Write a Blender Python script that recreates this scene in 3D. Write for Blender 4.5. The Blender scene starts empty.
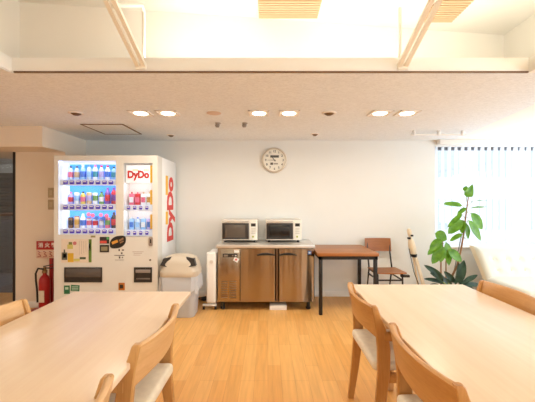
import bpy, bmesh, math, random
from mathutils import Vector, Matrix, Euler
random.seed(7)
PI = math.pi
SC = bpy.context.scene
COL = SC.collection

# ------------------------------------------------------------------ materials
def lin(c):
    out = []
    for v in c[:3]:
        v = v / 255.0
        out.append(v / 12.92 if v <= 0.04045 else ((v + 0.055) / 1.055) ** 2.4)
    return (out[0], out[1], out[2], 1.0)

def new_mat(name):
    m = bpy.data.materials.new(name)
    m.use_nodes = True
    nt = m.node_tree
    b = nt.nodes['Principled BSDF']
    return m, nt, b

def M(name, c, rough=0.5, metal=0.0, spec=0.5, var=0.04, vscale=6.0, bump=0.0, bscale=200.0,
      emit=None, estr=0.0, coat=0.0, trans=0.0):
    """plain surface with a faint procedural colour variation and optional fine bump"""
    m, nt, b = new_mat(name)
    N, L = nt.nodes, nt.links
    tc = N.new('ShaderNodeTexCoord')
    col = lin(c)
    if var > 0:
        nz = N.new('ShaderNodeTexNoise'); nz.inputs['Scale'].default_value = vscale
        nz.inputs['Detail'].default_value = 3
        L.new(tc.outputs['Object'], nz.inputs['Vector'])
        rp = N.new('ShaderNodeValToRGB')
        rp.color_ramp.elements[0].position = 0.3; rp.color_ramp.elements[1].position = 0.7
        rp.color_ramp.elements[0].color = [v * (1 - var) for v in col[:3]] + [1]
        rp.color_ramp.elements[1].color = [min(1, v * (1 + var)) for v in col[:3]] + [1]
        L.new(nz.outputs['Fac'], rp.inputs['Fac'])
        L.new(rp.outputs['Color'], b.inputs['Base Color'])
    else:
        b.inputs['Base Color'].default_value = col
    b.inputs['Roughness'].default_value = rough
    b.inputs['Metallic'].default_value = metal
    b.inputs['Specular IOR Level'].default_value = spec
    b.inputs['Coat Weight'].default_value = coat
    b.inputs['Transmission Weight'].default_value = trans
    if bump > 0:
        n2 = N.new('ShaderNodeTexNoise'); n2.inputs['Scale'].default_value = bscale
        L.new(tc.outputs['Object'], n2.inputs['Vector'])
        bp = N.new('ShaderNodeBump'); bp.inputs['Strength'].default_value = bump
        bp.inputs['Distance'].default_value = 0.01
        L.new(n2.outputs['Fac'], bp.inputs['Height'])
        L.new(bp.outputs['Normal'], b.inputs['Normal'])
    if emit is not None:
        b.inputs['Emission Color'].default_value = lin(emit)
        b.inputs['Emission Strength'].default_value = estr
    return m

def WOOD(name, c1, c2, axis='Y', rough=0.4, grain=14.0, stretch=0.06, spec=0.5, coat=0.0):
    m, nt, b = new_mat(name)
    N, L = nt.nodes, nt.links
    tc = N.new('ShaderNodeTexCoord')
    mp = N.new('ShaderNodeMapping')
    s = [1.0, 1.0, 1.0]; s['XYZ'.index(axis)] = stretch
    mp.inputs['Scale'].default_value = s
    L.new(tc.outputs['Object'], mp.inputs['Vector'])
    nz = N.new('ShaderNodeTexNoise'); nz.inputs['Scale'].default_value = grain
    nz.inputs['Detail'].default_value = 6; nz.inputs['Roughness'].default_value = 0.62
    nz.inputs['Distortion'].default_value = 0.6
    L.new(mp.outputs['Vector'], nz.inputs['Vector'])
    n2 = N.new('ShaderNodeTexNoise'); n2.inputs['Scale'].default_value = grain * 9
    n2.inputs['Detail'].default_value = 2
    L.new(mp.outputs['Vector'], n2.inputs['Vector'])
    mx = N.new('ShaderNodeMath'); mx.operation = 'MULTIPLY_ADD'
    L.new(n2.outputs['Fac'], mx.inputs[0]); mx.inputs[1].default_value = 0.35
    L.new(nz.outputs['Fac'], mx.inputs[2])
    rp = N.new('ShaderNodeValToRGB')
    rp.color_ramp.elements[0].position = 0.45; rp.color_ramp.elements[1].position = 0.9
    rp.color_ramp.elements[0].color = lin(c1); rp.color_ramp.elements[1].color = lin(c2)
    L.new(mx.outputs[0], rp.inputs['Fac'])
    L.new(rp.outputs['Color'], b.inputs['Base Color'])
    b.inputs['Roughness'].default_value = rough
    b.inputs['Specular IOR Level'].default_value = spec
    b.inputs['Coat Weight'].default_value = coat
    b.inputs['Coat Roughness'].default_value = 0.25
    return m

def FLOOR(name):
    m, nt, b = new_mat(name)
    N, L = nt.nodes, nt.links
    tc = N.new('ShaderNodeTexCoord')
    mp = N.new('ShaderNodeMapping'); mp.inputs['Rotation'].default_value = (0, 0, PI / 2)
    L.new(tc.outputs['Object'], mp.inputs['Vector'])
    br = N.new('ShaderNodeTexBrick')
    br.offset = 0.37; br.offset_frequency = 3; br.squash = 1.0
    br.inputs['Color1'].default_value = lin((238, 182, 108))
    br.inputs['Color2'].default_value = lin((227, 164, 88))
    br.inputs['Mortar'].default_value = lin((206, 146, 84))
    br.inputs['Scale'].default_value = 1.0
    br.inputs['Mortar Size'].default_value = 0.0012
    br.inputs['Bias'].default_value = -0.15
    br.inputs['Brick Width'].default_value = 0.62
    br.inputs['Row Height'].default_value = 0.102
    L.new(mp.outputs['Vector'], br.inputs['Vector'])
    mp2 = N.new('ShaderNodeMapping'); mp2.inputs['Scale'].default_value = (14, 0.9, 1)
    L.new(tc.outputs['Object'], mp2.inputs['Vector'])
    nz = N.new('ShaderNodeTexNoise'); nz.inputs['Scale'].default_value = 3.0
    nz.inputs['Detail'].default_value = 6
    L.new(mp2.outputs['Vector'], nz.inputs['Vector'])
    rp = N.new('ShaderNodeValToRGB')
    rp.color_ramp.elements[0].position = 0.3; rp.color_ramp.elements[1].position = 0.75
    rp.color_ramp.elements[0].color = (0.86, 0.84, 0.82, 1); rp.color_ramp.elements[1].color = (1.06, 1.06, 1.06, 1)
    L.new(nz.outputs['Fac'], rp.inputs['Fac'])
    mx = N.new('ShaderNodeMix'); mx.data_type = 'RGBA'; mx.blend_type = 'MULTIPLY'
    mx.inputs['Factor'].default_value = 1.0
    L.new(br.outputs['Color'], mx.inputs[6]); L.new(rp.outputs['Color'], mx.inputs[7])
    L.new(mx.outputs[2], b.inputs['Base Color'])
    b.inputs['Roughness'].default_value = 0.34
    b.inputs['Specular IOR Level'].default_value = 0.45
    return m

def CEILTEX(name, c):
    """mineral-fibre ceiling: wormy fine relief"""
    m, nt, b = new_mat(name)
    N, L = nt.nodes, nt.links
    tc = N.new('ShaderNodeTexCoord')
    mp = N.new('ShaderNodeMapping'); mp.inputs['Scale'].default_value = (1, 1.6, 1)
    L.new(tc.outputs['Object'], mp.inputs['Vector'])
    nz = N.new('ShaderNodeTexNoise'); nz.inputs['Scale'].default_value = 34
    nz.inputs['Detail'].default_value = 5; nz.inputs['Distortion'].default_value = 1.2
    L.new(mp.outputs['Vector'], nz.inputs['Vector'])
    col = lin(c)
    rp = N.new('ShaderNodeValToRGB')
    rp.color_ramp.elements[0].position = 0.36; rp.color_ramp.elements[1].position = 0.62
    rp.color_ramp.elements[0].color = [v * 0.92 for v in col[:3]] + [1]
    rp.color_ramp.elements[1].color = [v * 1.04 for v in col[:3]] + [1]
    L.new(nz.outputs['Fac'], rp.inputs['Fac'])
    L.new(rp.outputs['Color'], b.inputs['Base Color'])
    bp = N.new('ShaderNodeBump'); bp.inputs['Strength'].default_value = 0.4
    bp.inputs['Distance'].default_value = 0.004
    L.new(nz.outputs['Fac'], bp.inputs['Height']); L.new(bp.outputs['Normal'], b.inputs['Normal'])
    b.inputs['Roughness'].default_value = 0.9
    return m

def STEEL(name, c=(200, 196, 190), rough=0.24, wave=0.0):
    m, nt, b = new_mat(name)
    N, L = nt.nodes, nt.links
    tc = N.new('ShaderNodeTexCoord')
    mp = N.new('ShaderNodeMapping'); mp.inputs['Scale'].default_value = (1, 1, 90)
    L.new(tc.outputs['Object'], mp.inputs['Vector'])
    nz = N.new('ShaderNodeTexNoise'); nz.inputs['Scale'].default_value = 4; nz.inputs['Detail'].default_value = 4
    L.new(mp.outputs['Vector'], nz.inputs['Vector'])
    rr = N.new('ShaderNodeMapRange'); rr.inputs['To Min'].default_value = rough - 0.05
    rr.inputs['To Max'].default_value = rough + 0.08
    L.new(nz.outputs['Fac'], rr.inputs['Value']); L.new(rr.outputs['Result'], b.inputs['Roughness'])
    b.inputs['Base Color'].default_value = lin(c)
    b.inputs['Metallic'].default_value = 1.0
    if wave:
        mp2 = N.new('ShaderNodeMapping'); mp2.inputs['Scale'].default_value = (10, 1, 1.0)
        L.new(tc.outputs['Object'], mp2.inputs['Vector'])
        n2 = N.new('ShaderNodeTexNoise'); n2.inputs['Scale'].default_value = 1.0; n2.inputs['Detail'].default_value = 1
        L.new(mp2.outputs['Vector'], n2.inputs['Vector'])
        bp = N.new('ShaderNodeBump'); bp.inputs['Strength'].default_value = wave
        bp.inputs['Distance'].default_value = 0.02
        L.new(n2.outputs['Fac'], bp.inputs['Height']); L.new(bp.outputs['Normal'], b.inputs['Normal'])
    return m

def PANE(name, tint=(255, 255, 255), refl=0.06):
    m = bpy.data.materials.new(name); m.use_nodes = True
    nt = m.node_tree; N, L = nt.nodes, nt.links
    N.clear()
    out = N.new('ShaderNodeOutputMaterial')
    tr = N.new('ShaderNodeBsdfTransparent'); tr.inputs['Color'].default_value = lin(tint)
    gl = N.new('ShaderNodeBsdfGlossy'); gl.inputs['Roughness'].default_value = 0.02
    mx = N.new('ShaderNodeMixShader'); mx.inputs['Fac'].default_value = refl
    L.new(tr.outputs[0], mx.inputs[1]); L.new(gl.outputs[0], mx.inputs[2]); L.new(mx.outputs[0], out.inputs['Surface'])
    return m

def SHEER(name, c, transl=0.5, transp=0.0, rough=0.8):
    m = bpy.data.materials.new(name); m.use_nodes = True
    nt = m.node_tree; N, L = nt.nodes, nt.links
    N.clear()
    out = N.new('ShaderNodeOutputMaterial')
    d = N.new('ShaderNodeBsdfDiffuse'); d.inputs['Color'].default_value = lin(c)
    t = N.new('ShaderNodeBsdfTranslucent'); t.inputs['Color'].default_value = lin(c)
    mx = N.new('ShaderNodeMixShader'); mx.inputs['Fac'].default_value = transl
    L.new(d.outputs[0], mx.inputs[1]); L.new(t.outputs[0], mx.inputs[2])
    last = mx
    if transp:
        tp = N.new('ShaderNodeBsdfTransparent')
        m2 = N.new('ShaderNodeMixShader'); m2.inputs['Fac'].default_value = transp
        L.new(mx.outputs[0], m2.inputs[1]); L.new(tp.outputs[0], m2.inputs[2]); last = m2
    L.new(last.outputs[0], out.inputs['Surface'])
    return m

def LEAF(name, c, c2):
    m, nt, b = new_mat(name)
    N, L = nt.nodes, nt.links
    tc = N.new('ShaderNodeTexCoord')
    nz = N.new('ShaderNodeTexNoise'); nz.inputs['Scale'].default_value = 18; nz.inputs['Detail'].default_value = 4
    L.new(tc.outputs['Object'], nz.inputs['Vector'])
    rp = N.new('ShaderNodeValToRGB')
    rp.color_ramp.elements[0].position = 0.35; rp.color_ramp.elements[1].position = 0.7
    rp.color_ramp.elements[0].color = lin(c); rp.color_ramp.elements[1].color = lin(c2)
    L.new(nz.outputs['Fac'], rp.inputs['Fac']); L.new(rp.outputs['Color'], b.inputs['Base Color'])
    b.inputs['Roughness'].default_value = 0.38
    tl = N.new('ShaderNodeBsdfTranslucent'); L.new(rp.outputs['Color'], tl.inputs['Color'])
    mx = N.new('ShaderNodeMixShader'); mx.inputs['Fac'].default_value = 0.3
    out = N['Material Output']
    L.new(b.outputs[0], mx.inputs[1]); L.new(tl.outputs[0], mx.inputs[2]); L.new(mx.outputs[0], out.inputs['Surface'])
    return m

# ------------------------------------------------------------------ mesh builder
class MB:
    def __init__(self):
        self.bm = bmesh.new(); self.n = 0
    def _mat(self, mat, before):
        for f in self.bm.faces:
            if f not in before: f.material_index = mat
    def _pre(self):
        return set(self.bm.faces)
    def box(self, x0, x1, y0, y1, z0, z1, bevel=0.0, seg=2, mat=0, rot=None, edges=None):
        pre = self._pre()
        vs = [self.bm.verts.new((x, y, z)) for x in (x0, x1) for y in (y0, y1) for z in (z0, z1)]
        F = [(0,1,3,2),(4,6,7,5),(0,4,5,1),(2,3,7,6),(0,2,6,4),(1,5,7,3)]
        fs = [self.bm.faces.new([vs[i] for i in f]) for f in F]
        if rot is not None:
            c = Vector(((x0+x1)/2, (y0+y1)/2, (z0+z1)/2))
            for v in vs: v.co = c + rot @ (v.co - c)
        if bevel > 0:
            es = list({e for f in fs for e in f.edges})
            if edges:
                def ok(e):
                    d = e.verts[1].co - e.verts[0].co
                    return max(range(3), key=lambda i: abs(d[i])) in ['xyz'.index(a) for a in edges]
                es = [e for e in es if ok(e)]
            bmesh.ops.bevel(self.bm, geom=es, offset=bevel, segments=seg, affect='EDGES', profile=0.5)
        self._mat(mat, pre)
        return self
    def prism(self, poly, axis, a, b, mat=0, bevel=0.0):
        """poly: 2D points; axis 'x': (y,z); 'y': (x,z); 'z': (x,y); extruded from a to b"""
        pre = self._pre()
        def P(p, d):
            return {'x': (d, p[0], p[1]), 'y': (p[0], d, p[1]), 'z': (p[0], p[1], d)}[axis]
        A = [self.bm.verts.new(P(p, a)) for p in poly]; B = [self.bm.verts.new(P(p, b)) for p in poly]
        n = len(poly)
        fs = [self.bm.faces.new(A), self.bm.faces.new(B[::-1])]
        for i in range(n):
            fs.append(self.bm.faces.new((A[i], B[i], B[(i+1) % n], A[(i+1) % n])))
        if bevel > 0:
            es = list({e for f in fs for e in f.edges})
            bmesh.ops.bevel(self.bm, geom=es, offset=bevel, segments=2, affect='EDGES', profile=0.5)
        self._mat(mat, pre)
        return self
    def lathe(self, prof, c=(0,0,0), n=24, mat=0, axis='z', mats=None):
        pre = self._pre()
        c = Vector(c); rings = []
        def P(r, h, a):
            u, v = r*math.cos(a), r*math.sin(a)
            return c + {'z': Vector((u, v, h)), 'y': Vector((u, h, v)), 'x': Vector((h, u, v))}[axis]
        for (r, h) in prof:
            if r < 1e-6: rings.append([self.bm.verts.new(P(0, h, 0))])
            else: rings.append([self.bm.verts.new(P(r, h, 2*PI*i/n)) for i in range(n)])
        for k in range(len(rings)-1):
            A, B = rings[k], rings[k+1]
            mi = mats[k] if mats else mat
            for i in range(n):
                j = (i+1) % n
                if len(A) == 1 and len(B) == 1: continue
                if len(A) == 1: f = self.bm.faces.new((A[0], B[i], B[j]))
                elif len(B) == 1: f = self.bm.faces.new((A[i], B[0], A[j]))
                else: f = self.bm.faces.new((A[i], B[i], B[j], A[j]))
                f.material_index = mi
        return self
    def cyl(self, p0, p1, r0, r1=None, n=16, mat=0):
        return self.tube([p0, p1], [r0, r0 if r1 is None else r1], n, mat)
    def tube(self, pts, r, n=10, mat=0, cap=True):
        pre = self._pre()
        pts = [Vector(p) for p in pts]
        rs = r if isinstance(r, (list, tuple)) else [r]*len(pts)
        rings = []
        up = None
        for i, p in enumerate(pts):
            if i == 0: d = pts[1]-pts[0]
            elif i == len(pts)-1: d = pts[-1]-pts[-2]
            else: d = (pts[i+1]-pts[i]).normalized() + (pts[i]-pts[i-1]).normalized()
            d.normalize()
            if up is None:
                up = Vector((0,0,1)) if abs(d.z) < 0.9 else Vector((1,0,0))
            s = d.cross(up).normalized(); up = s.cross(d).normalized()
            rings.append([self.bm.verts.new(p + rs[i]*(math.cos(2*PI*k/n)*s + math.sin(2*PI*k/n)*up)) for k in range(n)])
        for a, b in zip(rings, rings[1:]):
            for k in range(n):
                self.bm.faces.new((a[k], a[(k+1) % n], b[(k+1) % n], b[k]))
        if cap:
            self.bm.faces.new(rings[0][::-1]); self.bm.faces.new(rings[-1])
        self._mat(mat, pre)
        return self
    def loft(self, rings, mat=0, cap=True, closed=True):
        pre = self._pre()
        R = [[self.bm.verts.new(p) for p in r] for r in rings]
        n = len(R[0])
        for a, b in zip(R, R[1:]):
            for k in range(n if closed else n-1):
                self.bm.faces.new((a[k], a[(k+1) % n], b[(k+1) % n], b[k]))
        if cap and closed:
            self.bm.faces.new(R[0][::-1]); self.bm.faces.new(R[-1])
        self._mat(mat, pre)
        return self
    def xform(self, m):
        bmesh.ops.transform(self.bm, matrix=m, verts=self.bm.verts[:]); return self
    def build(self, name, mats, parent=None, smooth=True, angle=35, local=False):
        bmesh.ops.recalc_face_normals(self.bm, faces=self.bm.faces[:])
        off = Vector((0,0,0)); p = parent
        while p is not None and not local:
            off += p.location; p = p.parent
        if off.length > 0:
            bmesh.ops.translate(self.bm, verts=self.bm.verts[:], vec=-off)
        me = bpy.data.meshes.new(name)
        self.bm.to_mesh(me); self.bm.free()
        if not isinstance(mats, (list, tuple)): mats = [mats]
        for m in mats: me.materials.append(m)
        if smooth:
            for p_ in me.polygons: p_.use_smooth = True
            me.set_sharp_from_angle(angle=math.radians(angle))
        o = bpy.data.objects.new(name, me); COL.objects.link(o)
        if parent is not None: o.parent = parent
        return o

def tag(o, label, cat, group=None, kind=None):
    o['label'] = label; o['category'] = cat
    if group: o['group'] = group
    if kind: o['kind'] = kind
    return o
def thing(name, label, cat, loc, group=None):
    o = bpy.data.objects.new(name, None); COL.objects.link(o)
    o.empty_display_size = 0.1
    o.location = loc
    return tag(o, label, cat, group)
def struct(o, label=None, cat=None):
    o['kind'] = 'structure'
    if label: o['label'] = label
    if cat: o['category'] = cat
    return o
def children_of(o):
    return [c for c in bpy.data.objects if c.parent == o]
def copy_tree(o, parent=None):
    c = o.copy(); COL.objects.link(c)
    if parent is not None: c.parent = parent
    for ch in children_of(o): copy_tree(ch, c)
    return c

def text(name, s, size, mat, parent, loc, rot=(PI/2, 0, 0), ext=0.0008, bold=0.0, align='CENTER', sx=1.0):
    """lettering as a mesh, loc in world coordinates"""
    cu = bpy.data.curves.new(name, 'FONT'); cu.body = s; cu.size = size
    cu.align_x = align; cu.align_y = 'CENTER'; cu.extrude = ext; cu.offset = bold
    cu.resolution_u = 3
    t = bpy.data.objects.new(name + '_tmp', cu); COL.objects.link(t)
    bpy.context.view_layer.update()
    me = bpy.data.meshes.new_from_object(t.evaluated_get(bpy.context.evaluated_depsgraph_get()))
    bpy.data.objects.remove(t); bpy.data.curves.remove(cu)
    me.transform(Matrix.Diagonal((sx, 1, 1, 1)))
    me.transform(Euler(rot).to_matrix().to_4x4())
    off = Vector((0,0,0)); p = parent
    while p is not None:
        off += p.location; p = p.parent
    me.transform(Matrix.Translation(Vector(loc) - off))
    me.materials.clear(); me.materials.append(mat)
    o = bpy.data.objects.new(name, me); COL.objects.link(o)
    if parent is not None: o.parent = parent
    return o

# ------------------------------------------------------------------ palette
m_floor = FLOOR('laminate_floor')
m_wall = M('wall_paint', (238, 238, 234), 0.85, var=0.012, vscale=2, bump=0.03, bscale=350)
m_wall_l = M('left_wall_paint', (244, 228, 210), 0.85, var=0.012, vscale=2, bump=0.03, bscale=350)
m_ceil = CEILTEX('mineral_ceiling', (240, 242, 244))
m_ceil_w = M('smooth_white_ceiling', (250, 246, 240), 0.8, var=0.01)
m_cove = M('cove_paint', (244, 236, 224), 0.85, var=0.01, vscale=2)
m_fascia = M('cream_fascia_board', (246, 242, 236), 0.6, var=0.02, vscale=3)
m_track = M('bronze_track', (120, 90, 62), 0.45, 0.4, var=0.05)
m_base = M('white_baseboard', (240, 236, 230), 0.5, var=0.01)
m_white = M('white_plastic', (240, 238, 234), 0.35, var=0.01)
m_offw = M('cream_metal', (246, 238, 224), 0.4, var=0.02)
m_black = M('black_metal', (26, 22, 20), 0.45, var=0.08)
m_dark = M('dark_plastic', (42, 36, 33), 0.35, var=0.06)
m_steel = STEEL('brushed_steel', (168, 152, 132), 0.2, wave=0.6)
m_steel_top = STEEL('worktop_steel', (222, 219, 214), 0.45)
m_table = WOOD('pale_beech_top', (240, 216, 188), (231, 201, 169), 'Y', 0.34, 9, 0.05, 0.62, 0.0)
m_tableleg = WOOD('pale_beech_frame', (226, 188, 140), (206, 164, 112), 'Z', 0.45, 9, 0.08)
m_chair_v = WOOD('oak_upright', (206, 150, 86), (182, 124, 62), 'Z', 0.38, 20, 0.07)
m_chair_h = WOOD('oak_back_board', (212, 158, 94), (190, 132, 68), 'Y', 0.36, 20, 0.07)
m_chair_pale_v = WOOD('pale_oak_upright', (216, 168, 108), (196, 144, 84), 'Z', 0.38, 20, 0.07)
m_chair_pale_h = WOOD('pale_oak_back_board', (226, 182, 130), (208, 160, 104), 'Y', 0.36, 20, 0.07)
m_seat = M('cream_seat_fabric', (248, 238, 218), 0.85, var=0.05, vscale=30, bump=0.25, bscale=500)
m_brown = WOOD('brown_oiled_wood', (176, 112, 56), (140, 82, 34), 'X', 0.4, 10, 0.06)
m_ply = WOOD('brown_plywood', (172, 108, 58), (136, 80, 38), 'X', 0.4, 12, 0.07)
m_red = M('extinguisher_red', (176, 22, 24), 0.3, var=0.05)
m_redpole = M('red_pole', (170, 28, 30), 0.45, var=0.05)
m_lens = M('lamp_lens', (255, 250, 240), 0.4, var=0.0, emit=(255, 240, 215), estr=9.0)
m_bin = M('bin_grey_plastic', (196, 202, 212), 0.45, var=0.02)
m_lid = M('bin_cream_lid', (206, 192, 172), 0.4, var=0.02)
m_bag = SHEER('clear_bag', (244, 246, 250), 0.4, transp=0.32)
m_sofa = M('white_sofa_leather', (230, 227, 212), 0.45, var=0.02, vscale=5)
m_sofa_side = M('cream_sofa_side', (240, 226, 196), 0.5, var=0.02, vscale=5)
m_vane = SHEER('blind_vane', (248, 250, 255), 0.55)
m_pane = PANE('window_pane', (250, 253, 255), 0.05)

# ------------------------------------------------------------------ the room
Z1 = 2.195      # low ceiling
ZL = 2.288      # top of the low ceiling slab
YF = 2.194      # front edge of the low ceiling
YW = 4.66       # far wall
ZC = 2.762      # high ceiling
struct(MB().box(-4.3, 4.3, -2.7, 4.85, -0.1, 0).build('floor', m_floor, smooth=False))
wb = MB().box(-2.56, 2.352, YW, 4.82, 0, Z1)
wb.box(2.352, 4.3, YW, 4.82, 0, 0.70).box(2.352, 4.3, YW, 4.82, 2.125, Z1)
struct(wb.build('wall_back', m_wall, smooth=False))
wl = MB().box(-3.19, -2.56, 4.18, 4.82, 0, 1.962)
struct(wl.build('wall_left', m_wall_l, smooth=False))
struct(MB().box(-4.3, -4.15, -2.7, 4.85, 0, ZC).build('wall_west', m_wall_l, smooth=False))
struct(MB().box(-4.3, -2.56, 3.754, 4.85, 1.962, Z1).build('trim_1', m_wall_l, smooth=False))
# right wall with its own big windows (out of view), rear wall
wr = MB().box(4.15, 4.3, -2.7, 4.85, 0, 0.75).box(4.15, 4.3, -2.7, 4.85, 2.08, 2.9)
wr.box(4.15, 4.3, -2.7, -2.2, 0.75, 2.08).box(4.15, 4.3, 0.9, 1.2, 0.75, 2.08).box(4.15, 4.3, 4.3, 4.85, 0.75, 2.08)
struct(wr.build('wall_right', m_wall, smooth=False))
struct(MB().box(-4.3, 4.3, -2.85, -2.7, 0, 2.9).build('wall_rear', m_wall, smooth=False))
# low ceiling: textured field and the smooth white field toward the window side, split along a slightly skewed joint
def xj(y): return 2.34 + (y - 2.898) * 0.150
cl = MB().prism([(-4.3, YF), (1.72, YF), (xj(YF), YF), (xj(4.85), 4.85), (-4.3, 4.85)], 'z', Z1, ZL)
cl.box(-4.3, -1.70, -2.85, YF, Z1, ZL).box(-1.70, 1.72, -2.85, -1.5, Z1, ZL)
struct(cl.build('ceiling', m_ceil, smooth=False))
struct(MB().prism([(xj(YF), YF), (4.3, YF), (4.3, 4.85), (xj(4.85), 4.85)], 'z', Z1, ZL)
       .box(1.72, 4.3, -2.85, YF, Z1, ZL).build('ceiling.001', m_ceil_w, smooth=False))
# the raised bay above
XL, XR = -1.764, 2.013
yl, yr = 2.354, 2.824
bay = MB().prism([(XL - .3, yl - .037), (XR + .3, yr + .037), (XR + .3, yr + .15), (XL - .3, yl + .1)], 'z', ZL, 2.95)
bay.box(XL - .1, XL, -1.6, yl, ZL, 2.95).box(XR, XR + .1, -1.6, yr, ZL, 2.95).box(XL - .1, XR + .1, -1.7, -1.55, ZL, 2.95)
struct(bay.build('wall_raised', m_cove, smooth=False))
struct(MB().box(XL - .3, XR + .3, -1.7, 3.05, ZC, ZC + .1).build('ceiling.002', m_cove, smooth=False))
fs = MB().box(-1.70, 1.72, YF - .012, YF, Z1 + .008, ZL + .004, bevel=.002)
fs.box(-1.70, -1.69, -1.5, YF - .012, Z1 + .004, ZL + .004)
struct(fs.build('trim_2', m_fascia))
struct(MB().box(-1.675, 1.715, YF - .016, YF - .004, Z1 - .003, Z1 + .007).build('trim_3', m_track, smooth=False))
bb = MB().box(-2.55, 2.352, YW - .012, YW, 0, .075, bevel=.003).box(2.352, 4.15, YW - .012, YW, 0, .075, bevel=.003)
struct(bb.build('baseboard_back', m_base))
struct(MB().box(-3.18, -2.56, 4.168, 4.18, 0, .075, bevel=.003).build('baseboard_left', m_base))

# ------------------------------------------------------------------ window, blind, outdoors
wf = MB()
x0, x1, z0, z1 = 2.352, 4.3, 0.70, 2.125
m_frame = M('window_aluminium', (120, 122, 126), 0.4, 0.6, var=0.02)
for (a, b, c, d) in ((x0, x1, z0 - .03, z0), (x0, x1, z1 - .05, z1), (x0, x0 + .035, z0, z1)):
    wf.box(a, b, 4.775, 4.815, c, d)
wn = struct(wf.build('window_1', m_frame, smooth=False))
MB().box(x0 + .035, 4.3, 4.793, 4.797, z0, z1 - .05).build('pane', m_pane, wn, smooth=False)
MB().box(2.352, 4.15, 4.62, 4.78, 0.685, 0.702, bevel=.003).build('sill', m_base, wn)
bl = thing('vertical_blind', 'white vertical slat blind hanging in the window behind the sofa', 'blind', (3.2, 4.715, .74))
MB().box(2.36, 4.14, 4.685, 4.745, 2.115, 2.165, bevel=.004).build('headrail', m_white, bl)
vane_me = None
for k in range(19):
    x = 2.395 + k * .094
    a = math.radians(-4 + random.uniform(-3, 3))
    if vane_me is None:
        v = MB(); pts = []
        for (zz) in (.75, 1.2, 1.7, 2.113):
            pts.append([(math.sin(0) + .006 * (1 - (2 * t / 6 - 1) ** 2), -.049 + .098 * t / 6, zz - .74) for t in range(7)])
        v.loft(pts, closed=False, cap=False)
        o = v.build('vane', m_vane, bl, local=True); vane_me = o.data
    else:
        o = bpy.data.objects.new('vane', vane_me); COL.objects.link(o); o.parent = bl
    o.location = (x - 3.2, 0, 0); o.rotation_euler = (0, 0, a)
# building across the street, far behind the blind
m_fac = M('pale_facade', (236, 240, 246), 0.8, var=0.02)
m_facwin = M('facade_glass', (212, 222, 234), 0.2, var=0.05)
fb = MB().box(3.2, 16, 12, 14, -6, 9)
tb = fb.build('office_building', m_fac, smooth=False)
tag(tb, 'pale office building with bluish windows seen through the blind', 'building')
for r in range(4):
    for c in range(5):
        xx = 3.8 + c * 1.9; zz = -1.6 + r * 1.9
        MB().box(xx, xx + 1.2, 11.97, 12.02, zz, zz + 1.1).build('window', m_facwin, tb, smooth=False)
# side windows of the room
for k, (ya, yb_) in enumerate(((1.2, 4.3), (-2.2, .9))):
    f = MB()
    for (p, q, r, t_) in ((ya, ya + .04, .75, 2.08), (yb_ - .04, yb_, .75, 2.08), (ya, yb_, .75, .79), (ya, yb_, 2.04, 2.08), ((ya + yb_) / 2 - .02, (ya + yb_) / 2 + .02, .75, 2.08)):
        f.box(4.20, 4.24, p, q, r, t_)
    f = struct(f.build('window_%d' % (k + 2), m_frame, smooth=False))
    MB().box(4.218, 4.222, ya + .04, yb_ - .04, .79, 2.04).build('pane', m_pane, f, smooth=False)
# boxed pelmet in front of the blind head
struct(MB().box(2.375, 4.15, 4.56, 4.66, 2.13, 2.195, bevel=.003).build('trim_4', m_ceil_w))

# side passage behind the glazed screen on the far left
m_blackframe = M('black_frame', (30, 18, 16), 0.4, var=0.05)
sc = struct(MB().box(-3.218, -3.19, 4.172, 4.188, 0, 1.962).build('door_1', m_blackframe, smooth=False))
MB().box(-4.15, -3.225, 4.178, 4.184, 0, 1.962).build('pane', m_pane, sc, smooth=False)
m_pfloor = M('passage_carpet', (88, 92, 104), 0.9, var=0.12, vscale=14)
struct(MB().box(-7.5, -2.9, 4.85, 8.4, -0.1, 0).build('floor.001', m_pfloor, smooth=False))
struct(MB().box(-7.5, -2.9, 4.85, 8.5, 2.25, 2.35).build('ceiling.003', m_ceil_w, smooth=False))
struct(MB().box(-7.5, -4.3, 4.70, 4.85, 0, 2.35).box(-7.6, -7.5, 4.7, 8.5, 0, 2.35).box(-2.95, -2.85, 4.82, 8.5, 0, 2.35).box(-7.5, -2.95, 8.28, 8.5, 2.04, 2.35).build('wall_passage', m_wall, smooth=False))
m_shut = M('grey_shutter', (112, 108, 108), 0.5, 0.2, var=0.06)
sh = MB().box(-7.5, -2.95, 8.3, 8.4, 0, 2.04)
for k in range(26):
    sh.box(-7.5, -2.95, 8.27, 8.305, .02 + k * .075, .07 + k * .075, bevel=.01, seg=1)
struct(sh.build('wall_shutter', m_shut))
rc = thing('reception_counter', 'grey striped counter with a brown top behind the glass screen', 'counter', (-4.8, 6.4, 0))
cm = MB().box(-6.2, -4.2, 6.2, 6.7, 0, 1.06)
for k in range(22): cm.box(-6.2, -4.2, 6.185, 6.2, .03 + k * .046, .06 + k * .046, bevel=.004, seg=1)
cm.build('body', M('counter_grey', (128, 128, 134), 0.5, var=0.06), rc)
MB().box(-6.25, -4.15, 6.15, 6.75, 1.06, 1.10, bevel=.006).build('counter_top', M('counter_brown', (96, 58, 38), 0.4, var=0.06), rc)
pl = thing('ceiling_lamp', 'small lit lamp in the passage ceiling behind the glass screen', 'lamp', (-5.0, 6.25, 2.25))
MB().lathe([(0, -.075), (.04, -.07), (.07, -.045), (.08, -.012), (.08, 0)], (-5.0, 6.25, 2.249), 20).build('lens', m_lens, pl)

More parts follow.
